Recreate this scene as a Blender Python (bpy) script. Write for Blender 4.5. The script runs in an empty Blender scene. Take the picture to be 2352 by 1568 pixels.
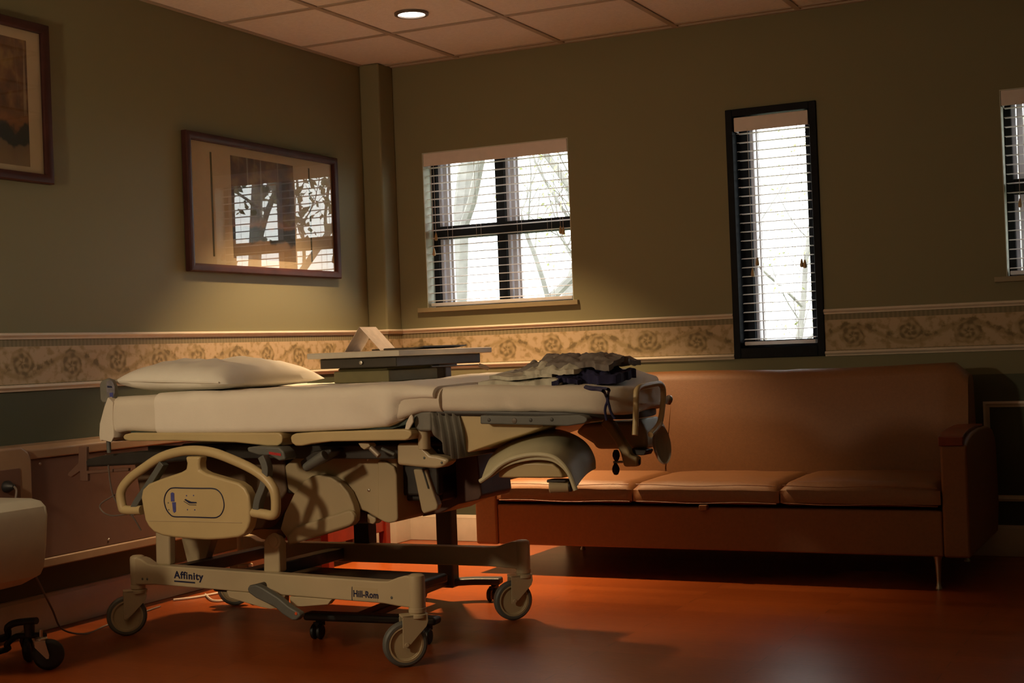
import bpy, bmesh, math, random
from mathutils import Vector, Matrix, noise
C = bpy.context.scene.collection
PI = math.pi
random.seed(7)
CAM_LOC=(4.0451,-6.6448,1.0018)
CAM_X=(0.896864,0.440657,-0.038168)
CAM_Y=(0.036963,0.011323,0.999252)
CAM_Z=(0.440759,-0.897604,-0.006133)
CAM_LENS=49.9074

# ------------------------------------------------------------------ materials
def new_mat(name):
    m = bpy.data.materials.new(name); m.use_nodes = True
    nt = m.node_tree
    return m, nt, nt.nodes, nt.links, nt.nodes['Principled BSDF']
def M(name, rgb, rough=.5, metal=0., var=.12, scale=18., bump=0., bscale=200., spec=.5, coat=0., sheen=0., emit=None):
    m, nt, N, L, b = new_mat(name)
    b.inputs['Roughness'].default_value = rough; b.inputs['Metallic'].default_value = metal
    b.inputs['Specular IOR Level'].default_value = spec
    b.inputs['Coat Weight'].default_value = coat
    if sheen: b.inputs['Sheen Weight'].default_value = sheen
    tc = N.new('ShaderNodeTexCoord'); nz = N.new('ShaderNodeTexNoise'); nz.inputs['Scale'].default_value = scale
    nz.inputs['Detail'].default_value = 4
    L.new(tc.outputs['Object'], nz.inputs['Vector'])
    cr = N.new('ShaderNodeValToRGB')
    cr.color_ramp.elements[0].position = .3; cr.color_ramp.elements[1].position = .7
    cr.color_ramp.elements[0].color = (*[c*(1-var) for c in rgb], 1)
    cr.color_ramp.elements[1].color = (*[min(1, c*(1+var)) for c in rgb], 1)
    L.new(nz.outputs['Fac'], cr.inputs['Fac']); L.new(cr.outputs['Color'], b.inputs['Base Color'])
    if bump:
        n2 = N.new('ShaderNodeTexNoise'); n2.inputs['Scale'].default_value = bscale
        L.new(tc.outputs['Object'], n2.inputs['Vector'])
        bp = N.new('ShaderNodeBump'); bp.inputs['Strength'].default_value = bump; bp.inputs['Distance'].default_value = .002
        L.new(n2.outputs['Fac'], bp.inputs['Height']); L.new(bp.outputs['Normal'], b.inputs['Normal'])
    if emit:
        b.inputs['Emission Color'].default_value = (*emit[:3], 1); b.inputs['Emission Strength'].default_value = emit[3]
    return m
class G: pass
def nmath(N, L, op, a, b=None, c=None):
    n = N.new('ShaderNodeMath'); n.operation = op
    for i, x in enumerate((a, b, c)):
        if x is None: continue
        if isinstance(x, (int, float)): n.inputs[i].default_value = x
        else: L.new(x, n.inputs[i])
    return n.outputs[0]

def wall_mat(name, upper, lower, zsplit):
    m, nt, N, L, b = new_mat(name)
    b.inputs['Roughness'].default_value = .62; b.inputs['Specular IOR Level'].default_value = .3
    g = N.new('ShaderNodeNewGeometry'); s = N.new('ShaderNodeSeparateXYZ'); L.new(g.outputs['Position'], s.inputs[0])
    f = nmath(N, L, 'GREATER_THAN', s.outputs['Z'], zsplit)
    mx = N.new('ShaderNodeMix'); mx.data_type = 'RGBA'; L.new(f, mx.inputs['Factor'])
    mx.inputs['A'].default_value = (*lower, 1); mx.inputs['B'].default_value = (*upper, 1)
    nz = N.new('ShaderNodeTexNoise'); nz.inputs['Scale'].default_value = 260; L.new(g.outputs['Position'], nz.inputs['Vector'])
    bp = N.new('ShaderNodeBump'); bp.inputs['Strength'].default_value = .12; bp.inputs['Distance'].default_value = .001
    L.new(nz.outputs['Fac'], bp.inputs['Height']); L.new(bp.outputs['Normal'], b.inputs['Normal'])
    L.new(mx.outputs['Result'], b.inputs['Base Color'])
    return m
SAGE = (.195, .183, .103); DGREEN = (.075, .085, .052)
m_wall_back = wall_mat('sage_paint_back', SAGE, DGREEN, .813)
m_wall = wall_mat('sage_paint', SAGE, DGREEN, .92)
m_ceil = M('ceiling_tile', (.66, .61, .56), .9, var=.05, scale=60, bump=.5, bscale=160)
m_tbar = M('ceiling_bar', (.36, .30, .235), .5, var=.03)
m_trim = M('cream_trim', (.62, .54, .44), .42, var=.05)
m_base = M('baseboard_paint', (.50, .42, .34), .4, var=.05)
m_sill = M('sill_paint', (.25, .205, .12), .4, var=.06)
m_reveal = M('reveal_paint', (.5, .52, .44), .6, var=.05)

def floor_mat():
    m, nt, N, L, b = new_mat('red_wood_floor')
    tc = N.new('ShaderNodeTexCoord')
    mp = N.new('ShaderNodeMapping'); mp.inputs['Scale'].default_value = (1.0, 12, 1)
    L.new(tc.outputs['Object'], mp.inputs['Vector'])
    br = N.new('ShaderNodeTexBrick'); br.inputs['Scale'].default_value = 1
    br.inputs['Color1'].default_value = (.235, .050, .0085, 1); br.inputs['Color2'].default_value = (.295, .066, .0115, 1)
    br.inputs['Mortar'].default_value = (.15, .034, .008, 1)
    br.inputs['Mortar Size'].default_value = .002; br.inputs['Brick Width'].default_value = 1.1; br.inputs['Row Height'].default_value = 1.0
    L.new(mp.outputs[0], br.inputs['Vector'])
    mp2 = N.new('ShaderNodeMapping'); mp2.inputs['Scale'].default_value = (5, 70, 1); L.new(tc.outputs['Object'], mp2.inputs['Vector'])
    nz = N.new('ShaderNodeTexNoise'); nz.inputs['Scale'].default_value = 3; nz.inputs['Detail'].default_value = 8; L.new(mp2.outputs[0], nz.inputs['Vector'])
    cr = N.new('ShaderNodeValToRGB'); cr.color_ramp.elements[0].position = .3; cr.color_ramp.elements[1].position = .75
    cr.color_ramp.elements[0].color = (.72, .66, .62, 1); cr.color_ramp.elements[1].color = (1.12, 1.15, 1.2, 1)
    L.new(nz.outputs['Fac'], cr.inputs['Fac'])
    mx = N.new('ShaderNodeMix'); mx.data_type = 'RGBA'; mx.blend_type = 'MULTIPLY'; mx.inputs['Factor'].default_value = 1
    L.new(br.outputs['Color'], mx.inputs['A']); L.new(cr.outputs['Color'], mx.inputs['B'])
    L.new(mx.outputs['Result'], b.inputs['Base Color'])
    b.inputs['Roughness'].default_value = .29; b.inputs['Specular IOR Level'].default_value = .34
    bp = N.new('ShaderNodeBump'); bp.inputs['Strength'].default_value = .25; bp.inputs['Distance'].default_value = .002
    L.new(nz.outputs['Fac'], bp.inputs['Height']); L.new(bp.outputs['Normal'], b.inputs['Normal'])
    return m
m_floor = floor_mat()

def border_mat():
    # scrolling acanthus border: alternating spirals with leaf noise; u in metres, v 0..1
    m, nt, N, L, b = new_mat('scroll_wallpaper')
    b.inputs['Roughness'].default_value = .7
    uv = N.new('ShaderNodeUVMap'); uv.uv_map = 'UVMap'
    s = N.new('ShaderNodeSeparateXYZ'); L.new(uv.outputs[0], s.inputs[0])
    nz = N.new('ShaderNodeTexNoise'); nz.inputs['Scale'].default_value = 26; nz.inputs['Detail'].default_value = 4
    mp = N.new('ShaderNodeMapping'); mp.inputs['Scale'].default_value = (1, .197, 1); L.new(uv.outputs[0], mp.inputs['Vector']); L.new(mp.outputs[0], nz.inputs['Vector'])
    P_ = .52
    mm = lambda op, a, b=None, c=None: nmath(N, L, op, a, b, c)
    d = mm('SUBTRACT', nz.outputs['Fac'], .5)
    y = mm('MULTIPLY', mm('SUBTRACT', s.outputs['Y'], .5), .197)          # metres from the middle
    ph = mm('MULTIPLY', s.outputs['X'], 2*PI/P_)
    sn = mm('SINE', ph)
    # winding vine
    vd = mm('ABSOLUTE', mm('ADD', mm('SUBTRACT', y, mm('MULTIPLY', sn, .042)), mm('MULTIPLY', d, .05)))
    vine = N.new('ShaderNodeMapRange'); vine.inputs['From Min'].default_value = .006; vine.inputs['From Max'].default_value = .022; L.new(vd, vine.inputs['Value'])
    # rosettes inside each bend of the vine, spiralled and petalled
    hx = mm('MULTIPLY', mm('SUBTRACT', mm('FRACT', mm('DIVIDE', s.outputs['X'], P_/2)), .5), P_/2)
    sg = mm('SIGN', sn)
    yy = mm('ADD', y, mm('MULTIPLY', sg, .008))
    r = mm('ADD', mm('SQRT', mm('ADD', mm('MULTIPLY', hx, hx), mm('MULTIPLY', mm('MULTIPLY', yy, yy), 1.25))), mm('MULTIPLY', d, .03))
    a = mm('MULTIPLY', mm('ARCTAN2', yy, hx), sg)
    sp = mm('SINE', mm('ADD', mm('MULTIPLY', r, 210), a))
    pet = mm('SINE', mm('ADD', mm('MULTIPLY', a, 6), mm('MULTIPLY', r, 60)))
    ros = mm('ADD', mm('MULTIPLY', sp, .22), mm('MULTIPLY', pet, .16))
    inside = N.new('ShaderNodeMapRange'); inside.inputs['From Min'].default_value = .050; inside.inputs['From Max'].default_value = .066
    inside.inputs['To Min'].default_value = 1; inside.inputs['To Max'].default_value = 0; L.new(r, inside.inputs['Value'])
    # acanthus leaves between the rosettes
    lf = N.new('ShaderNodeMapRange'); lf.inputs['From Min'].default_value = -.13; lf.inputs['From Max'].default_value = .03; L.new(d, lf.inputs['Value'])
    val = mm('ADD', mm('MULTIPLY', lf.outputs[0], .55), mm('MULTIPLY', vine.outputs[0], .5))
    val = mm('ADD', mm('MULTIPLY', val, mm('SUBTRACT', 1, inside.outputs[0])), mm('MULTIPLY', inside.outputs[0], mm('ADD', mm('ADD', ros, .42), mm('MULTIPLY', d, .5))))
    cr = N.new('ShaderNodeValToRGB'); e = cr.color_ramp.elements
    e[0].position = .15; e[0].color = (.17, .125, .06, 1); e[1].position = .95; e[1].color = (.45, .345, .225, 1)
    k = e.new(.55); k.color = (.33, .25, .13, 1)
    L.new(val, cr.inputs['Fac'])
    # green-grey bead bands top and bottom
    band = nmath(N, L, 'GREATER_THAN', nmath(N, L, 'ABSOLUTE', nmath(N, L, 'SUBTRACT', s.outputs['Y'], .5)), .36)
    bead = nmath(N, L, 'MULTIPLY', nmath(N, L, 'SINE', nmath(N, L, 'MULTIPLY', s.outputs['X'], 300)), .5)
    cb = N.new('ShaderNodeValToRGB'); cb.color_ramp.elements[0].color = (.17, .145, .08, 1); cb.color_ramp.elements[1].color = (.23, .195, .115, 1)
    L.new(nmath(N, L, 'ADD', bead, .5), cb.inputs['Fac'])
    mx = N.new('ShaderNodeMix'); mx.data_type = 'RGBA'; L.new(band, mx.inputs['Factor'])
    L.new(cr.outputs['Color'], mx.inputs['A']); L.new(cb.outputs['Color'], mx.inputs['B'])
    L.new(mx.outputs['Result'], b.inputs['Base Color'])
    return m
m_border = border_mat()

def glass_mat(name, fac, rough=0.0):
    m, nt, N, L, b = new_mat(name); N.remove(b)
    t = N.new('ShaderNodeBsdfTransparent'); g = N.new('ShaderNodeBsdfGlossy'); g.inputs['Roughness'].default_value = rough
    gg = N.new('ShaderNodeNewGeometry'); dt = N.new('ShaderNodeVectorMath'); dt.operation = 'DOT_PRODUCT'
    L.new(gg.outputs['Incoming'], dt.inputs[0]); L.new(gg.outputs['Normal'], dt.inputs[1])
    f = nmath(N, L, 'MULTIPLY_ADD', nmath(N, L, 'POWER', nmath(N, L, 'SUBTRACT', 1, nmath(N, L, 'ABSOLUTE', dt.outputs['Value'])), 5), 1-fac, fac)
    nz = N.new('ShaderNodeTexNoise'); nz.inputs['Scale'].default_value = 2
    mx = N.new('ShaderNodeMixShader'); L.new(f, mx.inputs[0]); L.new(t.outputs[0], mx.inputs[1]); L.new(g.outputs[0], mx.inputs[2])
    tr = N.new('ShaderNodeValToRGB'); tr.color_ramp.elements[0].color = (.95, .97, .96, 1); tr.color_ramp.elements[1].color = (.98, .99, .985, 1)
    L.new(nz.outputs['Fac'], tr.inputs[0]); L.new(tr.outputs[0], t.inputs[0])
    L.new(mx.outputs[0], N['Material Output'].inputs['Surface'])
    return m
m_pane = glass_mat('window_glass', .03)
m_picglass = glass_mat('picture_glass', .055)

def print_mat(name, seed):
    # an autumn wood: blotchy ochre foliage above, pale slender trunks, dark bank and stony foreground
    m, nt, N, L, b = new_mat(name)
    b.inputs['Roughness'].default_value = .6
    uv = N.new('ShaderNodeUVMap'); uv.uv_map = 'UVMap'
    mp = N.new('ShaderNodeMapping'); mp.inputs['Location'].default_value = (seed*3.1, seed*1.7, 0); L.new(uv.outputs[0], mp.inputs['Vector'])
    s = N.new('ShaderNodeSeparateXYZ'); L.new(uv.outputs[0], s.inputs[0])
    nz = N.new('ShaderNodeTexNoise'); nz.inputs['Scale'].default_value = 5; nz.inputs['Detail'].default_value = 6; L.new(mp.outputs[0], nz.inputs['Vector'])
    cr = N.new('ShaderNodeValToRGB'); e = cr.color_ramp.elements
    e[0].position = .32; e[0].color = (.05, .022, .008, 1); e[1].position = .72; e[1].color = (.34, .21, .06, 1)
    k = e.new(.5); k.color = (.15, .06, .018, 1)
    L.new(nz.outputs['Fac'], cr.inputs['Fac'])
    # bank and foreground
    c2 = N.new('ShaderNodeValToRGB'); e = c2.color_ramp.elements; c2.color_ramp.interpolation = 'EASE'
    e[0].position = 0; e[0].color = (.24, .15, .075, 1); e[1].position = 1; e[1].color = (.1, .05, .02, 1)
    for p, col in ((.16, (.2, .12, .06)), (.2, (.025, .022, .02)), (.3, (.03, .025, .02)), (.34, (.24, .1, .035)), (.42, (.16, .07, .02))):
        k = e.new(p); k.color = (*col, 1)
    yy = nmath(N, L, 'ADD', s.outputs['Y'], nmath(N, L, 'MULTIPLY', nmath(N, L, 'SUBTRACT', nz.outputs['Fac'], .5), .25))
    L.new(yy, c2.inputs['Fac'])
    f = N.new('ShaderNodeMapRange'); f.inputs['From Min'].default_value = .36; f.inputs['From Max'].default_value = .46; L.new(yy, f.inputs['Value'])
    mx = N.new('ShaderNodeMix'); mx.data_type = 'RGBA'; L.new(f.outputs[0], mx.inputs['Factor'])
    L.new(c2.outputs[0], mx.inputs['A']); L.new(cr.outputs[0], mx.inputs['B'])
    # trunks
    mp3 = N.new('ShaderNodeMapping'); mp3.inputs['Scale'].default_value = (9, .35, 1); mp3.inputs['Location'].default_value = (seed, 0, 0); L.new(uv.outputs[0], mp3.inputs['Vector'])
    v = N.new('ShaderNodeTexNoise'); v.inputs['Scale'].default_value = 1.6; v.inputs['Detail'].default_value = 1; L.new(mp3.outputs[0], v.inputs['Vector'])
    tk = N.new('ShaderNodeMapRange'); tk.inputs['From Min'].default_value = .60; tk.inputs['From Max'].default_value = .66; L.new(v.outputs['Fac'], tk.inputs['Value'])
    tf = nmath(N, L, 'MULTIPLY', nmath(N, L, 'MULTIPLY', tk.outputs[0], .55), f.outputs[0])
    m2 = N.new('ShaderNodeMix'); m2.data_type = 'RGBA'; L.new(tf, m2.inputs['Factor']); L.new(mx.outputs['Result'], m2.inputs['A'])
    m2.inputs['B'].default_value = (.42, .33, .22, 1)
    L.new(m2.outputs['Result'], b.inputs['Base Color'])
    return m

m_beige = M('beige_plastic', (.56, .44, .23), .38, var=.06, scale=6, bump=.05)
m_beige2 = M('beige_enamel', (.54, .445, .285), .36, var=.05, scale=5)
m_cover = M('beige_cover', (.50, .40, .24), .5, var=.05, scale=4)
m_grey = M('grey_plastic', (.12, .125, .115), .5, var=.1)
m_greymid = M('grey_rubber', (.19, .185, .16), .6, var=.12, bump=.1)
m_dark = M('dark_metal', (.035, .03, .026), .45, var=.2)
m_brownpl = M('brown_panel_plastic', (.12, .055, .035), .5, var=.1)
m_housing = M('housing_brown', (.19, .125, .075), .55, var=.1)
m_black = M('black_rubber', (.012, .012, .013), .5, var=.2)
m_navyring = M('navy_ink', (.014, .018, .062), .5, var=.05)
m_blue = M('blue_button', (.08, .09, .32), .4, var=.2, scale=60)
m_red = M('red_label', (.45, .02, .02), .5, var=.3, scale=300)
m_orange = M('orange_dot', (.7, .10, .02), .5, var=.05)
m_chrome = M('chrome', (.50, .47, .42), .34, metal=1, var=.04)
m_sheet = M('white_sheet', (.76, .69, .58), .9, var=.03, scale=8, bump=.25, bscale=400, sheen=.1)
m_pad = M('white_draw_sheet', (.87, .81, .71), .9, var=.03, scale=7, bump=.25, bscale=380, sheen=.1)
m_pillow = M('white_pillowcase', (.86, .83, .75), .88, var=.02, scale=8, bump=.2, bscale=420, sheen=.1)
m_green_mat = M('green_mattress_base', (.045, .075, .065), .6, var=.1)
m_gown = M('pale_cotton', (.60, .58, .48), .9, var=.1, scale=30, bump=.3, bscale=300)
m_gowng = M('grey_cotton', (.23, .20, .18), .92, var=.10, scale=40, bump=.3, bscale=300)
m_navy = M('navy_cotton', (.018, .017, .065), .9, var=.3, scale=40)
m_legpad = M('leg_pad_vinyl', (.58, .54, .36), .5, var=.05, bump=.1)
m_sofa = M('sofa_vinyl', (.205, .086, .028), .52, var=.06, scale=90, bump=.35, bscale=420)
m_cherry = M('cherry_wood', (.18, .035, .014), .35, var=.25, scale=12)
m_redwood = M('red_stained_wood', (.15, .010, .004), .35, var=.2, scale=14)
m_tabletop = M('table_laminate', (.64, .60, .52), .4, var=.05)
m_tabledark = M('table_dark_plastic', (.05, .042, .032), .5, var=.1)
m_drawer = M('table_drawer', (.21, .185, .085), .5, var=.06)
m_post = M('table_post', (.055, .045, .038), .4, var=.1)
m_tbase = M('table_base', (.032, .034, .036), .45, var=.15)
m_card = M('card_paper', (.55, .47, .42), .8, var=.1, scale=40)
m_frame = M('mahogany_frame', (.050, .015, .012), .5, var=.25, scale=10, spec=.25)
m_mat = M('mat_board', (.58, .44, .30), .85, var=.03)
m_strip = M('mat_strip', (.10, .075, .03), .7, var=.1)
m_console = M('console_laminate', (.34, .22, .135), .42, var=.05)
m_inset = M('console_inset', (.16, .085, .06), .5, var=.05)
m_cart = M('cart_plastic', (.46, .44, .37), .28, var=.04)
m_winblack = M('window_frame_black', (.010, .010, .011), .6, var=.2, spec=.15)
m_winwhite = M('window_sash_grey', (.60, .58, .64), .5, var=.08)
m_casing = M('blue_black_casing', (.008, .010, .014), .6, var=.2, spec=.12)
m_slat = M('blind_slat', (.82, .78, .78), .5, var=.03)
N, L = m_slat.node_tree.nodes, m_slat.node_tree.links
_t = N.new('ShaderNodeBsdfTranslucent'); _t.inputs['Color'].default_value = (.9, .88, .86, 1); _x = N.new('ShaderNodeMixShader'); _x.inputs[0].default_value = .35
L.new(N['Principled BSDF'].outputs[0], _x.inputs[1]); L.new(_t.outputs[0], _x.inputs[2]); L.new(_x.outputs[0], N['Material Output'].inputs['Surface'])
m_valance = M('blind_valance', (.66, .60, .58), .5, var=.04)
m_cordm = M('blind_cord', (.5, .42, .35), .8, var=.05)
m_tassel = M('wood_tassel', (.36, .25, .12), .5, var=.2)
m_bark = M('pale_bark', (.16, .155, .145), .9, var=.25, scale=9)
m_leafl = M('spring_leaf', (.34, .37, .17), .7, var=.25, scale=3)
m_leafd = M('olive_leaf', (.09, .095, .045), .7, var=.35, scale=3)
m_lawn = M('lawn', (.16, .18, .09), .95, var=.25, scale=4)
m_cordw = M('white_cord', (.55, .45, .36), .45, var=.05)
m_cordg = M('grey_cord', (.16, .13, .11), .5, var=.05)
m_satin = M('satin_metal', (.38, .33, .27), .55, metal=.5, var=.05)
m_lampdisc = M('lamp_lens', (.9, .85, .75), .4, var=.05, scale=90, emit=(1, .90, .78, 6))
m_lampring = M('lamp_ring', (.12, .09, .07), .4, var=.05)
m_lampcone = M('lamp_reflector', (.75, .65, .5), .3, var=.05)

# ------------------------------------------------------------------ builders
class MB:
    def __init__(s): s.bm = bmesh.new(); s.uv = None
    def ring(s, pts): return [s.bm.verts.new(p) for p in pts]
    def face(s, vs):
        try: return s.bm.faces.new(vs)
        except ValueError: return None
    def loft(s, rings, cap=True, closed=True):
        R = [s.ring(r) for r in rings]
        for a, b in zip(R, R[1:]):
            n = len(a)
            for i in range(n if closed else n-1):
                j = (i+1) % n; s.face([a[i], a[j], b[j], b[i]])
        if cap and closed: s.face(list(reversed(R[0]))); s.face(R[-1])
        return s
    def box(s, a, b, rot=None):
        x0, y0, z0 = a; x1, y1, z1 = b
        P = [(x0,y0,z0),(x1,y0,z0),(x1,y1,z0),(x0,y1,z0),(x0,y0,z1),(x1,y0,z1),(x1,y1,z1),(x0,y1,z1)]
        if rot: P = [rot @ Vector(p) for p in P]
        v = s.ring(P)
        for f in ((3,2,1,0),(4,5,6,7),(0,1,5,4),(1,2,6,5),(2,3,7,6),(3,0,4,7)): s.face([v[i] for i in f])
        return s
    def prism(s, poly, a, b, axis='y'):
        # polygon in the (first, last) plane of the axis, extruded from a to b
        f = {'y': lambda p, t: (p[0], t, p[1]), 'x': lambda p, t: (t, p[0], p[1]), 'z': lambda p, t: (p[0], p[1], t)}[axis]
        v0 = s.ring([f(p, a) for p in poly]); v1 = s.ring([f(p, b) for p in poly]); n = len(poly)
        s.face(list(reversed(v0))); s.face(v1)
        for i in range(n): s.face([v0[i], v0[(i+1) % n], v1[(i+1) % n], v1[i]])
        return s
    def tube(s, pts, r, n=10, closed=False, squash=None):
        pts = [Vector(p) for p in pts]; m = len(pts); rings = []
        up = None
        for i, p in enumerate(pts):
            if closed: t = pts[(i+1) % m]-pts[i-1]
            else: t = (pts[min(i+1, m-1)]-pts[max(i-1, 0)])
            t.normalize()
            if up is None:
                up = t.orthogonal().normalized()
            else:
                up = (up - t*up.dot(t)).normalized()
            w = t.cross(up); rr = r[i] if isinstance(r, (list, tuple)) else r
            rings.append([p+(up*math.cos(2*PI*k/n)+w*math.sin(2*PI*k/n))*rr for k in range(n)])
        R = [s.ring(q) for q in rings]
        for i in range(m if closed else m-1):
            a, b = R[i], R[(i+1) % m]
            for k in range(n): s.face([a[k], a[(k+1) % n], b[(k+1) % n], b[k]])
        if not closed: s.face(list(reversed(R[0]))); s.face(R[-1])
        return s
    def lathe(s, prof, n=32, o=(0,0,0), axis=(0,0,1)):
        # prof: (radius, height) pairs
        ax = Vector(axis).normalized(); e1 = ax.orthogonal().normalized(); e2 = ax.cross(e1); o = Vector(o)
        R = []
        for r, h in prof:
            R.append([o+ax*h+(e1*math.cos(2*PI*k/n)+e2*math.sin(2*PI*k/n))*max(r, 1e-4) for k in range(n)])
        if prof[0][0] > 1e-3 and prof[-1][0] > 1e-3:
            V = [s.ring(q) for q in R]
            for a, b in zip(V, V[1:]+V[:1]):
                for k in range(n): s.face([a[k], a[(k+1) % n], b[(k+1) % n], b[k]])
            return s
        return s.loft(R)
    def cyl(s, a, b, r, n=20): return s.tube([a, b], r, n)
    def build(s, name, mat, parent=None, bevel=0, seg=2, smooth=35, sub=0, solid=0):
        bmesh.ops.recalc_face_normals(s.bm, faces=s.bm.faces)
        me = bpy.data.meshes.new(name); s.bm.to_mesh(me); s.bm.free()
        me.materials.append(mat)
        for p in me.polygons: p.use_smooth = True
        me.set_sharp_from_angle(angle=math.radians(smooth))
        o = bpy.data.objects.new(name, me); C.objects.link(o)
        if parent: o.parent = parent
        if solid:
            k = o.modifiers.new('Solidify', 'SOLIDIFY'); k.thickness = solid; k.offset = 0
        if bevel:
            k = o.modifiers.new('Bevel', 'BEVEL'); k.width = bevel; k.segments = seg; k.limit_method = 'ANGLE'; k.angle_limit = math.radians(40)
            k.harden_normals = True
        if sub:
            k = o.modifiers.new('Subdivision', 'SUBSURF'); k.levels = sub; k.render_levels = sub
        return o
def studs(name, prof, spots, axis, mat, parent, n=12):
    for o in spots: MB().lathe(prof, n, o, axis).build(name, mat, parent)
def spline(pts, n=8, closed=False):
    P = [Vector(p) for p in pts]; out = []; m = len(P)
    for i in range(m if closed else m-1):
        p0, p1, p2, p3 = (P[i-1] if (i or closed) else P[0]), P[i], P[(i+1) % m], (P[(i+2) % m] if (closed or i+2 < m) else P[-1])
        for k in range(n):
            t = k/n
            out.append(.5*((2*p1)+(p2-p0)*t+(2*p0-5*p1+4*p2-p3)*t*t+(3*p1-p0-3*p2+p3)*t*t*t))
    if not closed: out.append(P[-1])
    return out
def tag(o, label=None, cat=None, group=None, kind=None):
    if label: o['label'] = label
    if cat: o['category'] = cat
    if group: o['group'] = group
    if kind: o['kind'] = kind
    return o
def thing(name, label, cat, loc=(0,0,0), rz=0, group=None):
    o = bpy.data.objects.new(name, None); C.objects.link(o); o.empty_display_size = .1
    o.location = loc; o.rotation_euler = (0, 0, rz)
    return tag(o, label, cat, group)
def struct(o): o['kind'] = 'structure'; return o
def lerp(a, b, t): return a+(b-a)*t
def interp(tab, x):
    for (x0, y0), (x1, y1) in zip(tab, tab[1:]):
        if x <= x1: return lerp(y0, y1, max(0, (x-x0)/(x1-x0)))
    return tab[-1][1]
def sstep(a, b, x):
    t = max(0, min(1, (x-a)/(b-a))); return t*t*(3-2*t)
def fbm(p, sc, seed=0): return noise.fractal(Vector((p[0]*sc+seed, p[1]*sc, p[2]*sc)), 1.0, 2.0, 3)

# ------------------------------------------------------------------ room shell
HC = 2.561; XR = 5.8; YF = -7.7; WT = .16
def holed_wall(name, mat, holes):
    # window wall in the plane y=0 (room side) with thickness WT and openings (x0,x1,z0,z1)
    b = MB(); xs = sorted({-.16, XR+.16} | {h[0] for h in holes} | {h[1] for h in holes}); zs = sorted({0., HC+.05} | {h[2] for h in holes} | {h[3] for h in holes})
    def hole(i, j):
        if not (0 <= i < len(xs)-1 and 0 <= j < len(zs)-1): return None
        cx, cz = (xs[i]+xs[i+1])/2, (zs[j]+zs[j+1])/2
        return any(h[0] < cx < h[1] and h[2] < cz < h[3] for h in holes)
    V = {}
    def vt(i, j, k):
        if (i, j, k) not in V: V[(i, j, k)] = b.bm.verts.new((xs[i], (0, WT)[k], zs[j]))
        return V[(i, j, k)]
    for i in range(len(xs)-1):
        for j in range(len(zs)-1):
            if hole(i, j): continue
            for k in (0, 1): b.face([vt(i, j, k), vt(i+1, j, k), vt(i+1, j+1, k), vt(i, j+1, k)])
            for di, dj, e in ((-1,0,((i,j),(i,j+1))), (1,0,((i+1,j),(i+1,j+1))), (0,-1,((i,j),(i+1,j))), (0,1,((i,j+1),(i+1,j+1)))):
                if hole(i+di, j+dj) is not False:
                    (p, q), (r, t) = e; b.face([vt(p,q,0), vt(r,t,0), vt(r,t,1), vt(p,q,1)])
    return struct(b.build(name, mat))
W1 = (.285, 1.142, 1.242, 2.077); W2 = (1.981, 2.423, .919, 2.122); W3 = (3.245, 4.105, 1.242, 2.077)
holed_wall('wall_back', m_wall_back, [W1, W2, W3])
struct(MB().box((-.16, YF, 0), (0, 0, HC+.05)).build('wall_left', m_wall))
struct(MB().box((XR, YF, 0), (XR+.16, 0, HC+.05)).build('wall_right', m_wall))
struct(MB().box((-.16, YF-.16, 0), (XR+.16, YF, HC+.05)).build('wall_front', m_wall))
struct(MB().box((-.16, YF-.16, -.1), (XR+.16, WT, 0)).build('floor', m_floor))
struct(MB().box((0, YF, HC), (XR, 0, HC+.04)).build('ceiling', m_ceil))
# boxed column in the corner
struct(MB().box((0, -.15, 0), (.122, 0, HC)).build('wall_corner', m_wall, bevel=.012, seg=4))
# ceiling T-bars
b = MB(); x = .532-.6096
while x < XR:
    if x > .02: b.box((x-.014, YF, HC-.006), (x+.014, 0, HC))
    x += .6096
y = -1.338+.637*3
while y > YF:
    if y < -.05: b.box((0, y-.014, HC-.005), (XR, y+.014, HC-.0005))
    y -= .637
b.box((.122, -.022, HC-.007), (XR, 0, HC-.0002)); b.box((0, YF, HC-.007), (.02, -.15, HC-.0002))
struct(b.build('trim_1', m_tbar))

# rails, border, baseboards (profiles are (depth off the wall, height))
def run(profile, path, name, mat, closed_ends=True):
    # path: list of (x,y) with the room on the right-hand side
    P = [Vector((p[0], p[1])) for p in path]; b = MB(); rings = []
    for i, p in enumerate(P):
        d0 = (P[i]-P[i-1]).normalized() if i else (P[1]-P[0]).normalized()
        d1 = (P[i+1]-P[i]).normalized() if i+1 < len(P) else d0
        n0 = Vector((d0.y, -d0.x)); n1 = Vector((d1.y, -d1.x)); n = (n0+n1); n = n/max(.3, n.dot(n0)) if n.length > 1e-6 else n0
        n = (n0+n1)/(1+n0.dot(n1))
        rings.append([(p.x+n.x*d, p.y+n.y*d, z) for d, z in profile])
    b.loft(rings)
    return struct(b.build(name, mat, smooth=30))
LEFTPATH = [(0, YF), (0, -.15), (.122, -.15), (.122, 0), (1.981, 0)]
RIGHTPATH = [(2.423, 0), (XR, 0)]
def rail_prof(z): return [(0, z), (.008, z), (.010, z-.003), (.015, z-.004), (.016, z-.009), (.012, z-.014), (.008, z-.018), (.007, z-.024), (0, z-.025)]
n = 2
for z in (1.138, .941):
    for pth in (LEFTPATH, RIGHTPATH):
        run(rail_prof(z), pth, 'trim_%d' % n, m_trim); n += 1
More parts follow.
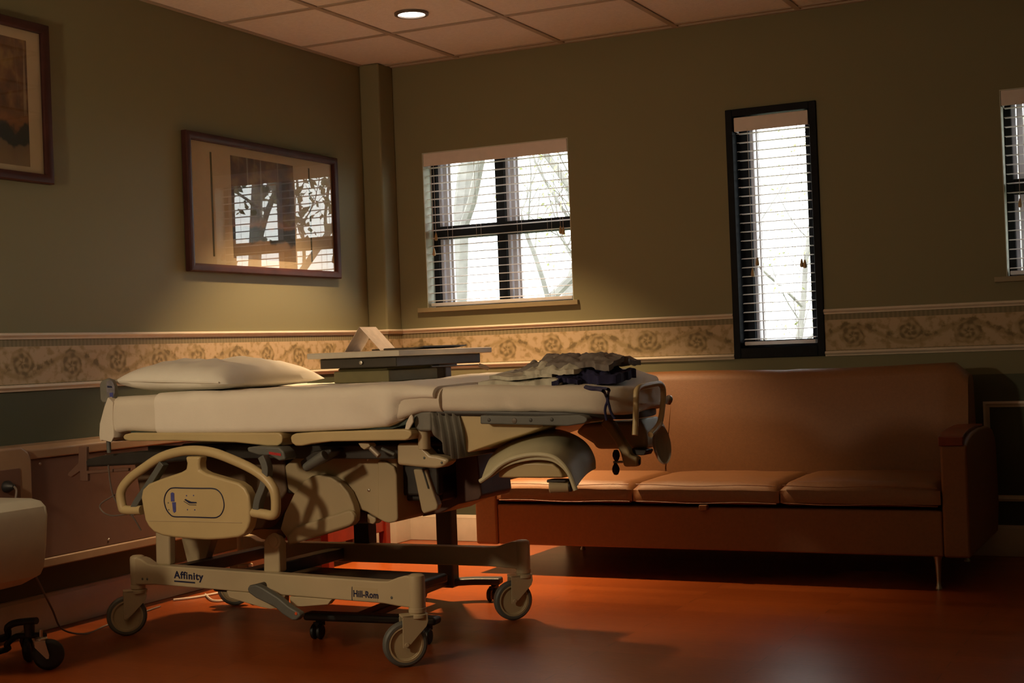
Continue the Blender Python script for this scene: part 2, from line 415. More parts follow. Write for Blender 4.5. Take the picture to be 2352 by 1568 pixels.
def border(path, name):
    b = MB(); uvl = b.bm.loops.layers.uv.new('UVMap'); s = 0
    for (x0, y0), (x1, y1) in zip(path, path[1:]):
        l = math.hypot(x1-x0, y1-y0); dx, dy = (x1-x0)/l, (y1-y0)/l; nx, ny = dy*.002, -dx*.002
        vs = [b.bm.verts.new(p) for p in ((x0+nx, y0+ny, .917), (x1+nx, y1+ny, .917), (x1+nx, y1+ny, 1.114), (x0+nx, y0+ny, 1.114))]
        f = b.bm.faces.new(vs)
        for lp, t in zip(f.loops, ((s, 0), (s+l, 0), (s+l, 1), (s, 1))): lp[uvl].uv = t
        s += l
    return struct(b.build(name, m_border))
border(LEFTPATH, 'trim_6'); border(RIGHTPATH, 'trim_7')
bprof = [(0, .002), (.016, .002), (.016, .112), (.013, .118), (.013, .124), (.006, .136), (0, .139)]
run(bprof, [(0, YF), (0, -.15), (.122, -.15), (.122, 0)], 'baseboard_left', m_base)
run(bprof, [(.122, 0), (XR, 0)], 'baseboard_back', m_base)
# panel moulding on the lower wall, right of the sofa
def frame_strip(x0, x1, z0, z1, w, d, name, mat):
    b = MB(); o = [(x0,z0),(x1,z0),(x1,z1),(x0,z1)]; rings = []
    for (x, z), (sx, sz) in zip(o+o[:1], ((1,1),(-1,1),(-1,-1),(1,-1),(1,1))):
        rings.append([(x+sx*a, -h, z+sz*a) for a, h in ((0,0),(0,d),(w*.4,d*1.2),(w*.7,d*.6),(w,d*.5),(w,0))])
    b.loft(rings, cap=False)
    return struct(b.build(name, mat))
frame_strip(3.124, 4.6, .246, .691, .026, .012, 'trim_8', m_trim)
frame_strip(1.1, 2.95, .246, .691, .026, .012, 'trim_9', m_trim)

# ------------------------------------------------------------------ windows
def window(idx, W, casement=False):
    x0, x1, z0, z1 = W; yo = .115
    f = MB()
    if casement:
        t = .042
        # dark casing standing a little proud of the wall
        f.box((x0, -.012, z0), (x0+t*.8, WT, z1)); f.box((x1-t*.8, -.012, z0), (x1, WT, z1))
        f.box((x0+t*.8, -.012, z1-t*.8), (x1-t*.8, WT, z1)); f.box((x0+t*.8, -.012, z0), (x1-t*.8, WT, z0+.05))
        f.box((x0+t*.8, .07, z0+.05), (x0+.085, WT-.01, z1-t*.8)); f.box((x1-.075, .07, z0+.05), (x1-t*.8, WT-.01, z1-t*.8))
        f.box((x0+.085, .07, z0+.05), (x1-.075, WT-.01, z0+.085))
        o = struct(f.build('window_%d' % idx, m_casing, bevel=.003))
        g = MB(); g.box((x0+.085, .1, z0+.085), (x0+.10, .135, z1-t*.8)); g.box((x0+.112, .11, z0+.085), (x0+.12, .135, z1-t*.8))
        g.build('sash', m_winwhite, o)
        MB().box((x0+.085, .128, z0+.085), (x1-.075, .132, z1-t*.8)).build('pane', m_pane, o)
        return o
    xm = (x0+x1)/2-.012; zm = (z0+z1)/2-.01
    f.box((x0, yo-.03, z0), (x0+.035, yo+.03, z1)); f.box((x1-.035, yo-.03, z0), (x1, yo+.03, z1))
    f.box((x0+.035, yo-.03, z1-.035), (x1-.035, yo+.03, z1)); f.box((x0+.035, yo-.03, z0), (x1-.035, yo+.03, z0+.03))
    f.box((xm-.026, yo-.03, z0+.03), (xm+.026, yo+.03, z1-.035))
    f.box((x0+.035, yo-.032, zm-.034), (x1-.035, yo+.03, zm+.034))
    o = struct(f.build('window_%d' % idx, m_winblack, bevel=.003))
    for a in (x0+.035, xm+.026):
        for zz0, zz1 in ((z0+.03, zm-.034), (zm+.034, z1-.035)):
            g = MB(); g.box((a, yo-.005, zz0), (a+.016, yo+.03, zz1)); g.box((a+.022, yo+.005, zz0), (a+.045, yo+.03, zz1)); g.box((a+.052, yo+.012, zz0), (a+.066, yo+.03, zz1))
            g.build('sash', m_winwhite, o)
    for a, c in ((x0+.035, xm-.026), (xm+.026, x1-.035)):
        for zz0, zz1 in ((z0+.03, zm-.034), (zm+.034, z1-.035)):
            MB().box((a, yo+.022, zz0), (c, yo+.026, zz1)).build('pane', m_pane, o)
    # plastered reveals and a painted sill
    r = MB(); r.box((x0, .001, z0), (x0+.004, yo-.03, z1)); r.box((x1-.004, .001, z0), (x1, yo-.03, z1)); r.box((x0+.004, .001, z1-.004), (x1-.004, yo-.03, z1))
    r.build('reveal', m_reveal, o)
    s = MB(); s.box((x0, 0, z0), (x1, yo-.03, z0+.004)); s.box((x0-.05, -.022, z0-.020), (x1+.03, -.0005, z0+.004))
    s.build('sill', m_sill, o, bevel=.004)
    return o
window(1, W1); window(2, W2, True); window(3, W3)

def blind(label, x0, x1, ztop, zbot, yb, nsl, tasselsL, tasselsR, tilt, bar=0.018):
    root = thing('venetian_blind', label, 'blind', ((x0+x1)/2, yb, zbot), 0, None)
    w = (x1-x0)/2; H = ztop-zbot; hv = .068
    v = MB(); v.box((-w, -.036, H-hv), (w, -.026, H)); v.box((-w, -.026, H-hv), (-w+.006, .03, H)); v.box((w-.006, -.026, H-hv), (w, .03, H))
    v.build('valance', m_valance, root, bevel=.003)
    s = MB(); s.box((-w+.012, -.024, H-.045), (w-.012, .024, H-.004)); s.build('headrail', m_slat, root)
    s = MB(); ww = w-.008; zs = [bar+.012+(H-hv-bar-.02)*k/(nsl-1) for k in range(nsl)]
    for z in zs:
        ring = []
        for xx in (-ww, ww):
            ring.append([(xx, y*math.cos(tilt), z+y*math.sin(tilt)+dz) for y, dz in ((-.024, 0), (-.012, .0022), (0, .003), (.012, .0022), (.024, 0), (.024, -.0018), (.012, .0004), (0, .0012), (-.012, .0004), (-.024, -.0018))])
        s.loft(ring)
    s.build('slats', m_slat, root)
    MB().box((-ww, -.022, 0), (ww, .022, bar)).build('bottom_rail', m_slat, root, bevel=.004)
    c = MB()
    xs = [-w+.10, w-.10] if w < .3 else [-w+.13, -.12, .12, w-.13]
    for xx in xs:
        for yy in (-.026, .026): c.cyl((xx, yy, bar), (xx, yy, H-.05), .0009, 5)
    c.build('ladder_cord', m_cordm, root)
    for side, T in ((-1, tasselsL), (1, tasselsR)):
        for xx, zt in T:
            cc = MB().cyl((xx, -.036, zt), (xx, -.036, H-hv+.01), .0011, 6).build('pull_cord', m_cordm, root)
            t = MB().lathe([(0, -.040), (.0075, -.038), (.0095, -.030), (.006, -.012), (.0035, 0), (0, .001)], 14, (xx, -.036, zt)).build('tassel', m_tassel, cc)
    return root
blind('white slatted blind in the window nearest the corner column, over the bed', W1[0]+.006, W1[1]-.006, W1[3]-.004, W1[2]+.010, .036, 18,
      [(-.36, .39), (-.375, .31)], [(.37, .375), (.385, .37)], .05)
blind('narrow white slatted blind in the tall dark-framed window above the sofa', W2[0]+.040, W2[1]-.040, W2[3]-.040, W2[2]+.062, .032, 24,
      [(-.115, .37), (-.09, .42)], [(.125, .40), (.14, .395)], .05)
blind('white slatted blind in the window cut off by the right edge, beyond the sofa', W3[0]+.006, W3[1]-.006, W3[3]-.004, W3[2]+.010, .036, 18,
      [(-.335, .37), (-.36, .335)], [], .05)

# ------------------------------------------------------------------ ceiling lights
def downlight(x, y, label, group=None):
    r = thing('recessed_light', label, 'ceiling light', (x, y, HC), 0, group)
    MB().lathe([(.063, -.0105), (.078, -.0095), (.079, 0.0), (.066, 0.0), (.063, -.004)], 40, (0,0,-.001)).build('trim_ring', m_lampring, r)
    MB().lathe([(0, -.0085), (.03, -.0075), (.063, -.004), (.063, -.002), (0, -.002)], 40, (0,0,-.001)).build('lens', m_lampdisc, r)
    return r
downlight(.825, -1.0, 'round recessed ceiling light with glowing lens in the ceiling tiles')

# ------------------------------------------------------------------ framed pictures (on the left wall, facing +x)
def picture(label, y0, y1, z0, z1, strips, px0, px1, pz0, pz1, seed):
    r = thing('framed_picture', label, 'picture', (0, (y0+y1)/2, z0))
    w = (y1-y0)/2; h = z1-z0; fw = .036; d = .034
    b = MB(); o = [(-w,0),(w,0),(w,h),(-w,h)]; rings = []
    prof = ((0, .004), (0, d-.006), (.005, d), (.016, d+.002), (.027, d-.001), (fw-.003, d-.004), (fw, d-.006), (fw, .004))
    for (y, z), (sy, sz) in zip(o+o[:1], ((1,1),(-1,1),(-1,-1),(1,-1),(1,1))):
        rings.append([(hh, y+sy*a, z+sz*a) for a, hh in prof])
    b.loft(rings, cap=False); b.build('frame', m_frame, r)
    mt = MB().box((.004, -w+fw-.004, fw-.004), (.012, w-fw+.004, h-fw+.004)).build('mat_board', m_mat, r)
    for sy, sz0, sz1, sw in strips: MB().box((.012, sy-sw/2, sz0), (.0128, sy+sw/2, sz1)).build('strip', m_strip, mt)
    b = MB(); uvl = b.bm.loops.layers.uv.new('UVMap')
    f = b.bm.faces.new([b.bm.verts.new(p) for p in ((.0128, px0, pz0), (.0128, px1, pz0), (.0128, px1, pz1), (.0128, px0, pz1))])
    for lp, t in zip(f.loops, ((0,0),(1,0),(1,1),(0,1))): lp[uvl].uv = t
    b.box((.012, px0, pz0), (.0124, px1, pz1))
    b.build('print', print_mat('forest_print_%d' % seed, seed), mt)
    MB().box((.0165, -w+fw-.003, fw-.003), (.018, w-fw+.003, h-fw+.003)).build('glass', m_picglass, r)
    return r
pm = [(-1.300,1.953),(-0.811,1.956),(-1.329,1.477),(-0.818,1.486),(-1.459,1.952),(-1.459,1.478),(-0.676,1.955),(-0.676,1.483)]
cy = (-1.650-.437)/2; cz = 1.405
yl = (pm[0][0]+pm[2][0])/2-cy; yr = (pm[1][0]+pm[3][0])/2-cy
s1 = (pm[4][0]+pm[5][0])/2-cy; s2 = (pm[6][0]+pm[7][0])/2-cy
picture('wide mahogany-framed woodland print with reflections, hanging beside the corner column', -1.650, -.437, cz, 2.029,
        [(s1, pm[5][1]-cz, pm[4][1]-cz, .012), (s2, pm[7][1]-cz, pm[6][1]-cz, .012)], yl, yr, pm[2][1]-cz, pm[0][1]-cz, 1)
picture('dark-framed woodland print cut off by the left edge of the view', -3.62, -2.457, 1.714, 2.334,
        [], .13, .475, .06, .545, 3)

# ------------------------------------------------------------------ wall console on the left wall
r = thing('bedside_wall_console', 'beige laminate wall console with brown inset panel, low on the left wall behind the bed', 'wall console', (0, -2.3, 0))
Y0 = -2.3
b = MB(); b.box((.0, -3.05-Y0, .262), (.15, -.95-Y0, .297)); b.box((0, -3.05-Y0, .297), (.10, -.95-Y0, .672))
b.prism([(0, .668), (.15, .668), (.15, .702), (.13, .718), (0, .718)], -3.05-Y0, -.95-Y0, 'y')
b.box((.10, -.99-Y0, .297), (.15, -.95-Y0, .668))
b.build('body', m_console, r, bevel=.006)
ins = MB().box((.10, -2.765-Y0, .297), (.142, -.99-Y0, .668)).build('inset_panel', m_inset, r, bevel=.004)
studs('screw', [(0, .004), (.004, .003), (.006, 0)], [(.142, yy-Y0, zz) for yy in (-2.70, -2.35, -1.9, -1.3) for zz in (.648, .32)], (1,0,0), m_chrome, ins)
ob = MB().prism([(-3.06-Y0, .297), (-2.80-Y0, .297), (-2.77-Y0, .32), (-2.77-Y0, .668), (-2.785-Y0, .70), (-2.82-Y0, .722), (-3.06-Y0, .722)], .02, .175, 'x').build('socket_box', m_console, r, bevel=.012, seg=3)
MB().box((.175, -2.985-Y0, .52), (.179, -2.835-Y0, .645)).build('socket_plate', m_inset, ob, bevel=.002)

# ------------------------------------------------------------------ sofa
r = thing('sofa', 'long salmon-brown vinyl sofa with three seat cushions below the windows', 'sofa', (2.1, -.55, 0))
X = lambda x: x-2.1
Y = lambda y: y+.55
b = MB(); b.box((X(1.14), Y(-.945), .132), (X(3.085), Y(-.10), .312)); b.build('base', m_sofa, r, bevel=.008)
# reclined back with a gently bowed top edge
b = MB(); rings = []
for i in range(33):
    t = i/32; x = lerp(1.13, 3.112, t)
    e = min(t, 1-t)*1.98; rr = max(0, 1-e/.05)
    top = .868-.006*math.cos(t*9)-.055*rr**2.2 + (.004 if t > .6 else 0)
    rings.append([(X(x), Y(y), z) for y, z in ((-.42, .30), (-.415, .42), (-.345, top-.045), (-.325, top-.012), (-.29, top), (-.22, top-.004), (-.185, top-.03), (-.13, .30))])
b.loft(rings); back = b.build('backrest', m_sofa, r, smooth=50)
for t in (1.752,):
    MB().tube([(X(t+.03*(k/10)), Y(lerp(-.419, -.342, k/10)), lerp(.42, .825, k/10)) for k in range(11)], .0022, 6).build('seam', m_sofa, back)
def cushion(x0, x1, y0, y1, z0, z1, name, parent, mat, puff=.016):
    b = MB(); nx, ny = 24, 16; rc = .035
    top = {}; bot = {}
    for i in range(nx+1):
        for j in range(ny+1):
            u, v = i/nx, j/ny; x, y = lerp(x0, x1, u), lerp(y0, y1, v)
            ed = min(u*(x1-x0), (1-u)*(x1-x0), v*(y1-y0), (1-v)*(y1-y0)); q = max(0, 1-ed/rc)
            drop = rc*(1-math.sqrt(max(0, 1-q*q)))*.8
            z = z1-drop+puff*(math.sin(PI*u)**.6)*(math.sin(PI*v)**.6)+.003*fbm((x, y, 0), 7, z0)
            top[i, j] = b.bm.verts.new((x, y, z)); bot[i, j] = b.bm.verts.new((x, y, z0+drop*.5))
    for i in range(nx):
        for j in range(ny):
            b.face([top[i,j], top[i+1,j], top[i+1,j+1], top[i,j+1]]); b.face([bot[i,j], bot[i,j+1], bot[i+1,j+1], bot[i+1,j]])
    for i in range(nx):
        b.face([bot[i,0], bot[i+1,0], top[i+1,0], top[i,0]]); b.face([bot[i,ny], top[i,ny], top[i+1,ny], bot[i+1,ny]])
    for j in range(ny):
        b.face([bot[0,j], top[0,j], top[0,j+1], bot[0,j+1]]); b.face([bot[nx,j], bot[nx,j+1], top[nx,j+1], top[nx,j]])
    return b.build(name, mat, parent, smooth=60)
for k, (xa, xb) in enumerate(((1.146, 1.797), (1.803, 2.441), (2.447, 3.083))):
    c = cushion(X(xa), X(xb), Y(-.957), Y(-.39), .322, .412+(.004 if k == 2 else 0), 'seat_cushion', r, m_sofa)
    for zz in (.332, .405):
        MB().tube([(X(lerp(xa+.012, xb-.012, q/8)), Y(-.9585), zz+.003*math.sin(q*1.1+k)) for q in range(9)], .0022, 6).build('piping', m_sofa, c)
MB().box((X(2.10), Y(-.972), .302), (X(2.135), Y(-.94), .324)).build('pull_tab', m_sofa, r, bevel=.003)
for xa, xb in ((1.03, 1.14), (3.086, 3.188)):
    b = MB()
    prof = [(-.952, .130), (-.952, .568), (-.90, .590), (-.80, .605), (-.60, .612), (-.35, .604), (-.22, .585), (-.15, .55), (-.12, .50), (-.10, .25), (-.16, .130)]
    b.prism([(Y(p[0]), p[1]) for p in prof], X(xa), X(xb), 'x'); arm = b.build('arm', m_sofa, r, bevel=.012, seg=3)
    b = MB(); pr = [(-.958, .566), (-.958, .602), (-.90, .612), (-.80, .620), (-.60, .624), (-.42, .618), (-.42, .606), (-.60, .612), (-.80, .606), (-.90, .592), (-.93, .566)]
    b.prism([(Y(p[0]), p[1]) for p in pr], X(xa)-.004, X(xb)-.012, 'x'); tag(b.build('arm_cap', m_cherry, arm, bevel=.004), 'dark cherry wood arm cap')
for xx, yy in ((3.055, -.905), (1.22, -.905), (3.055, -.18), (1.22, -.18)):
    b = MB().lathe([(0, 0), (.013, 0), (.013, .006), (.009, .012), (.008, .03), (.0135, .115), (.018, .13), (0, .134)], 18, (X(xx), Y(yy), 0))
    b.build('leg', m_chrome, r)

# ------------------------------------------------------------------ red wooden footstool behind the bed
r = thing('wooden_footstool', 'red-stained wooden footstool on the floor near the corner, behind the bed', 'stool', (.17, -.76, 0))
for sx in (-.10, .10):
    for sy in (-.26, .26): MB().box((sx-.022, sy-.022, 0), (sx+.022, sy+.022, .36)).build('leg', m_redwood, r, bevel=.004)
for sx in (-.10, .10): MB().box((sx-.012, -.238, .115), (sx+.012, .238, .19)).build('stretcher', m_redwood, r, bevel=.004)
for sy in (-.26, .26): MB().box((-.078, sy-.012, .27), (.078, sy+.012, .355)).build('apron', m_redwood, r, bevel=.003)
for sx in (-.10, .10): MB().box((sx-.012, -.238, .27), (sx+.012, .238, .355)).build('apron', m_redwood, r, bevel=.003)
MB().box((-.135, -.30, .36), (.135, .30, .385)).build('seat', m_redwood, r, bevel=.006)

# ------------------------------------------------------------------ overbed table
tx, ty = 1.263, -1.64
r = thing('overbed_table', 'grey-topped overbed table on a dark wheeled post, reaching over the bed', 'table', (tx, ty, 0), 0)
S = lambda p: (p[0]-tx, p[1]-ty)
top = [S(p) for p in ((1.010, -2.212), (1.427, -2.237), (1.470, -1.585), (1.053, -1.560))]
def inset(poly, d):
    cx = sum(p[0] for p in poly)/4; cy = sum(p[1] for p in poly)/4
    return [(p[0]-math.copysign(d, p[0]-cx), p[1]-math.copysign(d, p[1]-cy)) for p in poly]
MB().prism(top, .996, 1.018, 'z').build('tabletop', m_tabletop, r, bevel=.004)
tr_ = MB().prism(inset(top, .035), .958, .9955, 'z').build('slide_housing', m_tabledark, r, bevel=.004)
b = MB(); b.prism(inset(top, .055), .972, .984, 'z'); 
i2 = inset(top, .07)
dr = [(i2[0][0], i2[0][1]), (i2[1][0]-.02, i2[1][1]), (i2[2][0]-.02, i2[2][1]-.22), (i2[3][0], i2[3][1]-.22)]
d = MB(); d.prism(dr, .902, .947, 'z'); d.prism(inset(dr, -.012), .947, .9575, 'z'); d.build('drawer', m_drawer, r, bevel=.006)
MB().lathe([(.007, 0), (.007, .006), (0, .007)], 14, ((top[0][0]+top[1][0])/2+.02, top[0][1]+.018, .977), (0,-1,0)).build('slide_knob', m_chrome, tr_)
b = MB(); b.prism([(-.036, -.028), (.036, -.028), (.036, .028), (-.036, .028)], .06, .958, 'z'); b.build('post', m_post, r, bevel=.008)
b = MB(); b.prism([(-.05, -.10), (.05, -.10), (.05, .05), (-.05, .05)], .945, .958, 'z'); b.build('post_bracket', m_tabledark, r, bevel=.004)
b = MB(); b.tube([(.16, -.36, .952), (.165, -.10, .950), (.17, .02, .949)], .0025, 6); b.build('release_rod', m_dark, r)
b = MB(); tagm = Matrix.Translation((.185, .00, .944)) @ Matrix.Rotation(.35, 4, 'Y'); b.box((-.012, -.004, -.008), (.034, .004, .008), tagm); tag(b.build('release_lever', m_card, r, bevel=.003), 'pale release lever tab')
b = MB()
def flatbar(b, pts, w, z0, z1):
    P = [Vector((p[0], p[1], 0)) for p in pts]; rings = []
    for i, p in enumerate(P):
        t = (P[min(i+1, len(P)-1)]-P[max(i-1, 0)]).normalized(); nn = Vector((-t.y, t.x, 0))
        a, c = p+nn*w/2, p-nn*w/2
        rings.append([(a.x, a.y, z0), (c.x, c.y, z0), (c.x, c.y, z1), (a.x, a.y, z1)])
    b.loft(rings)
flatbar(b, spline([(-.02, .0), (-.01, -.2), (.03, -.45), (.06, -.74)], 6), .06, .068, .094)
base = b.build('base_spine', m_tbase, r, bevel=.006)
b = MB(); flatbar(b, [(-.16, -.77), (-.10, -.765), (.30, -.735), (.36, -.73)], .062, .066, .094); b.build('foot_bar', m_tbase, r, bevel=.012, seg=3)
b = MB(); flatbar(b, spline([(-.19, .06), (-.08, .02), (0, 0), (.09, .05), (.20, .075)], 6), .06, .066, .094); b.build('foot_bar', m_tbase, r, bevel=.008)
for xx, yy in ((-.11, -.765), (.315, -.735), (-.15, .045), (.17, .065)):
    c = MB(); c.cyl((xx, yy, .06), (xx, yy, .068), .012, 12); c.box((xx-.012, yy-.02, .045), (xx+.012, yy+.02, .06)); c = c.build('caster', m_black, r)
    b = MB()
    for s in (-.013, .013): b.lathe([(0, -.008), (.022, -.008), (.027, -.004), (.027, .004), (.022, .008), (0, .008)], 22, (xx+s, yy-.012, .027), (1, .15, 0))
    b.build('wheel', m_black, c)

# tent card and folder on the table
o = MB()
ap = Vector((1.118, -1.98, 1.132)); lf = Vector((1.062, -2.03, 1.0195)); rt = Vector((1.205, -2.03, 1.0195)); dep = Vector((.055, .26, 0))
def slab(b, p, q, d, t=.0012):
    n = (q-p).cross(d).normalized()*t
    b.loft([[p, q, q+n, p+n], [p+d, q+d, q+d+n, p+d+n]])
lf = Vector((1.055, -2.02, 1.0195)); rt = Vector((1.215, -2.02, 1.0195)); ap = Vector((1.125, -2.02, 1.112)); dep = Vector((.0, .12, 0))
cardr = thing('tent_card', 'folded paper tent card standing on the overbed table', 'card', (1.12, -2.0, 1.0185))
off = Vector((1.12, -2.0, 1.0185))
b = MB(); slab(b, lf-off, ap-off, dep); slab(b, ap-off, rt-off, dep); b.build('card', m_card, cardr)
fo = thing('thin_folder', 'thin dark folder lying flat on the overbed table beside the tent card', 'folder', (1.30, -1.85, 1.0185), -.08)
b = MB(); rings = []
for i in range(9):
    t = i/8; zz = .0015+.012*max(0, t-.75)**1.5*4
    rings.append([(lerp(-.13, .11, t), -.15, zz), (lerp(-.13, .11, t), .15, zz), (lerp(-.13, .11, t), .15, zz+.005), (lerp(-.13, .11, t), -.15, zz+.005)])
b.loft(rings); b.build('cover', m_dark, fo)
b = MB(); b.box((-.12, -.14, .0072), (.05, .14, .0085)); b.build('sheet', m_black, fo)

# ------------------------------------------------------------------ BED (local frame: u to the foot, v away from the camera, z up)
BA = math.radians(-2); BO = Vector((1.05, -2.2325, 0))
def bedw(u, v, z): return BO+Vector((u*math.cos(BA)-v*math.sin(BA), u*math.sin(BA)+v*math.cos(BA), z))
bed = thing('hospital_bed', 'beige wheeled hospital birthing bed with white sheets in the middle of the room', 'bed', BO, BA)

# --- wheeled base
NL, NR, FR, FL = Vector((-.600, -.318, 0)), Vector((.690, -.428, 0)), Vector((.655, .372, 0)), Vector((-.600, .300, 0))
RZ0, RZ1 = .190, .264
def rail(name, A, B, z0, z1, side):
    d = (B-A).normalized(); n = Vector((-d.y, d.x, 0)); L_ = (B-A).length; b = MB()
    prof = [(0, z0-.003), (0, z1+.022), (.025, z1+.024), (.045, z1+.020), (.075, z1+.006), (.10, z1+.002), (L_-.14, z1+.002), (L_-.10, z1+.004), (L_-.06, z1+.018), (L_-.03, z1+.026), (L_, z1+.024), (L_, z0-.003), (L_-.06, z0-.001), (L_-.12, z0+.004), (.12, z0+.004)]
    R = []
    for off in (-.024, .024): R.append([A+d*s+n*off+Vector((0,0,z)) for s, z in prof])
    b.loft(R); o = b.build(name, m_beige2, bed, bevel=.006, seg=3)
    for P, nm in ((A, 'post'), (B, 'post')):
        MB().lathe([(0, z0-.004), (.027, z0-.004), (.028, z1+.016), (.026, z1+.025), (.018, z1+.030), (0, z1+.031)], 28, P).build(nm, m_beige2, o)
    return o, d, n
near_rail, dN, nN = rail('base_rail', NL, NR, RZ0, RZ1, -1)
far_rail, dF, nF = rail('base_rail', FL, FR, RZ0, RZ1, 1)
for t, w in ((.10, .05), (.36, .06)):
    A_ = NL.lerp(NR, t)-nN*-.024; B_ = FL.lerp(FR, t)
    b = MB(); b.box((A_.x-w/2, A_.y, .205), (A_.x+w/2, B_.y-.024, .25)); b.build('cross_member', m_dark, bed, bevel=.004)
b = MB(); b.box((-.35, -.20, .15), (.42, .22, .185)); b.build('base_tray', m_dark, bed, bevel=.01)
# skirts under the near rail
def on_rail(s, off, z): return NL+dN*s-nN*(.024+off)+Vector((0, 0, z))
for poly in ([(-0.130,0.196),(-0.117,0.171),(-0.035,0.157),(0.042,0.146),(0.074,0.144),(0.141,0.153),(0.143,0.194),(0.032,0.198)],
             [(a, z) for a, z in [(0.164,0.193),(0.170,0.158),(0.225,0.162),(0.334,0.176),(0.352,0.196),(0.338,0.200),(0.223,0.200)]]):
    b = MB(); R = []
    for off in (.002, .030):
        R.append([Vector((u_, lerp(NL.y, NR.y, (u_-NL.x)/(NR.x-NL.x))-.028+off, min(z_, RZ0+.004))) for u_, z_ in poly])
    b.loft(R); b.build('rail_skirt', m_beige2, near_rail, bevel=.003)
# fasteners on the rail ends
studs('bolt', [(0, .003), (.0035, .002), (.005, 0)], [on_rail(s, 0, z) for s, z in ((.075, .213), (.05, .212), (1.21, .216))], -nN, m_grey, near_rail)

# casters
def caster(P, ang, flip=1):
    # ang: direction of the trail
    t = Vector((math.cos(ang), math.sin(ang), 0)); ax = Vector((math.sin(ang), -math.cos(ang), 0))*flip
    O_ = Vector((P.x, P.y, 0)); wc = O_+t*.045+Vector((0, 0, .0735))
    f = MB()
    f.lathe([(0, .186), (.029, .186), (.029, .172), (.025, .170), (.025, .168), (.033, .166), (.033, .155), (0, .155)], 26, O_)
    def pt(a, b_, c): return O_+t*a+ax*b_+Vector((0, 0, c))
    for s in (-1, 1):
        o0, o1 = s*.0215, s*.0255
        poly = [(-.026, .166), (.052, .166), (.056, .155), (.057, .064), (.044, .060), (.036, .070), (-.022, .128), (-.028, .145)]
        f.loft([[pt(a, o0, z) for a, z in poly], [pt(a, o1, z) for a, z in poly]])
    f.loft([[pt(a, c, .160) for a, c in ((-.026, -.0255), (.056, -.0255), (.056, .0255), (-.026, .0255))], [pt(a, c, .167) for a, c in ((-.026, -.0255), (.056, -.0255), (.056, .0255), (-.026, .0255))]])
    f.cyl(wc-ax*.029, wc+ax*.029, .007, 12)
    fo_ = f.build('caster', m_beige2, bed, bevel=.002)
    MB().lathe([(.058, -.017), (.066, -.0165), (.0715, -.012), (.0735, -.004), (.0735, .004), (.0715, .012), (.066, .0165), (.058, .017)], 48, wc, ax).build('tire', m_greymid if False else m_grey, fo_)
    MB().lathe([(0, -.010), (.046, -.010), (.0475, -.0115), (.050, -.0115), (.0515, -.0165), (.059, -.0155), (.059, .0155), (.0515, .0165), (.050, .0115), (.0475, .0115), (.046, .010), (0, .010)], 48, wc, ax).build('wheel_disc', m_cover, fo_)
    return fo_
for P, a in ((NL, 226), (NR, 226), (FR, 226), (FL, 200)): caster(P, math.radians(a))

# brake pedal
pd = [(0.042,0.226),(0.052,0.237),(0.080,0.241),(0.105,0.233),(0.172,0.202),(0.214,0.175),(0.259,0.155),(0.263,0.143),(0.246,0.129),(0.228,0.128),(0.188,0.146),(0.155,0.169),(0.078,0.195),(0.047,0.212)]
p_ = MB().prism(pd, -.482, -.452, 'y').build('brake_pedal', m_grey, bed, bevel=.009, seg=3)
q = [(0.246,0.152)]
MB().lathe([(0, .002), (.005, .0015), (.0055, -.001)], 14, (q[0][0], -.482, q[0][1]), (0,-1,0)).build('pedal_dot', m_orange, p_)
q0 = [(0.051,0.224)]
MB().cyl((q0[0][0], -.46, q0[0][1]), (q0[0][0], -.36, q0[0][1]), .012, 14).build('pedal_axle', m_dark, bed)

# --- lifting links and lower covers
def prism_part(name, poly, v0, v1, mat, parent=bed, bevel=.005, seg=2): return MB().prism(poly, v0, v1, 'y').build(name, mat, parent, bevel=bevel, seg=seg)
lk = [(-0.495,0.363),(-0.426,0.365),(-0.431,0.256),(-0.498,0.260)]
lk = [(lk[0][0], .42), (lk[1][0], .42), (lk[2][0], .262), (lk[3][0], .262)]
prism_part('lift_link', lk, -.335, -.295, m_beige2, bevel=.01)
a = [(0.022,0.260),(0.027,0.370),(0.051,0.395),(0.083,0.384),(0.095,0.364),(0.092,0.263)]
l2 = prism_part('lift_link', [(p[0], max(p[1], .26)) for p in a], -.365, -.320, m_beige2, bevel=.008, seg=3)
q = [(0.078,0.374)]
MB().lathe([(0, .012), (.018, .011), (.021, .006), (.026, .004), (.027, 0)], 28, (q[0][0], -.365, q[0][1]), (0,-1,0)).build('pivot_cap', m_beige2, l2)
cov = prism_part('side_cover', [(0.050,0.623),(0.095,0.654),(0.245,0.662),(0.522,0.659),(0.522,0.596),(0.519,0.450),(0.514,0.441),(0.504,0.435),(0.482,0.431),(0.462,0.434),(0.436,0.445),(0.390,0.467),(0.345,0.479),(0.273,0.474),(0.086,0.524),(0.059,0.542)], -.26, .20, m_cover, bevel=.008)
prism_part('raised_panel', [(0.453,0.645),(0.485,0.642),(0.519,0.624),(0.527,0.597),(0.526,0.451),(0.522,0.443),(0.512,0.437),(0.490,0.433),(0.470,0.436),(0.444,0.447)], -.272, -.255, m_cover, cov, bevel=.006)
arm = prism_part('lift_arm_cover', [(0.117,0.530),(0.159,0.573),(0.197,0.593),(0.234,0.597),(0.276,0.589),(0.314,0.571),(0.346,0.538),(0.365,0.498),(0.371,0.473),(0.370,0.454),(0.367,0.439),(0.353,0.425),(0.298,0.406),(0.083,0.350),(0.078,0.374),(0.051,0.404),(0.073,0.462)], -.30, -.262, m_cover, bevel=.006)
prism_part('arm_ridge', [(0.169,0.428),(0.356,0.481),(0.372,0.478),(0.382,0.462),(0.381,0.446),(0.371,0.433),(0.353,0.424),(0.100,0.354),(0.092,0.381),(0.128,0.415)], -.318, -.298, m_cover, arm, bevel=.010, seg=3)
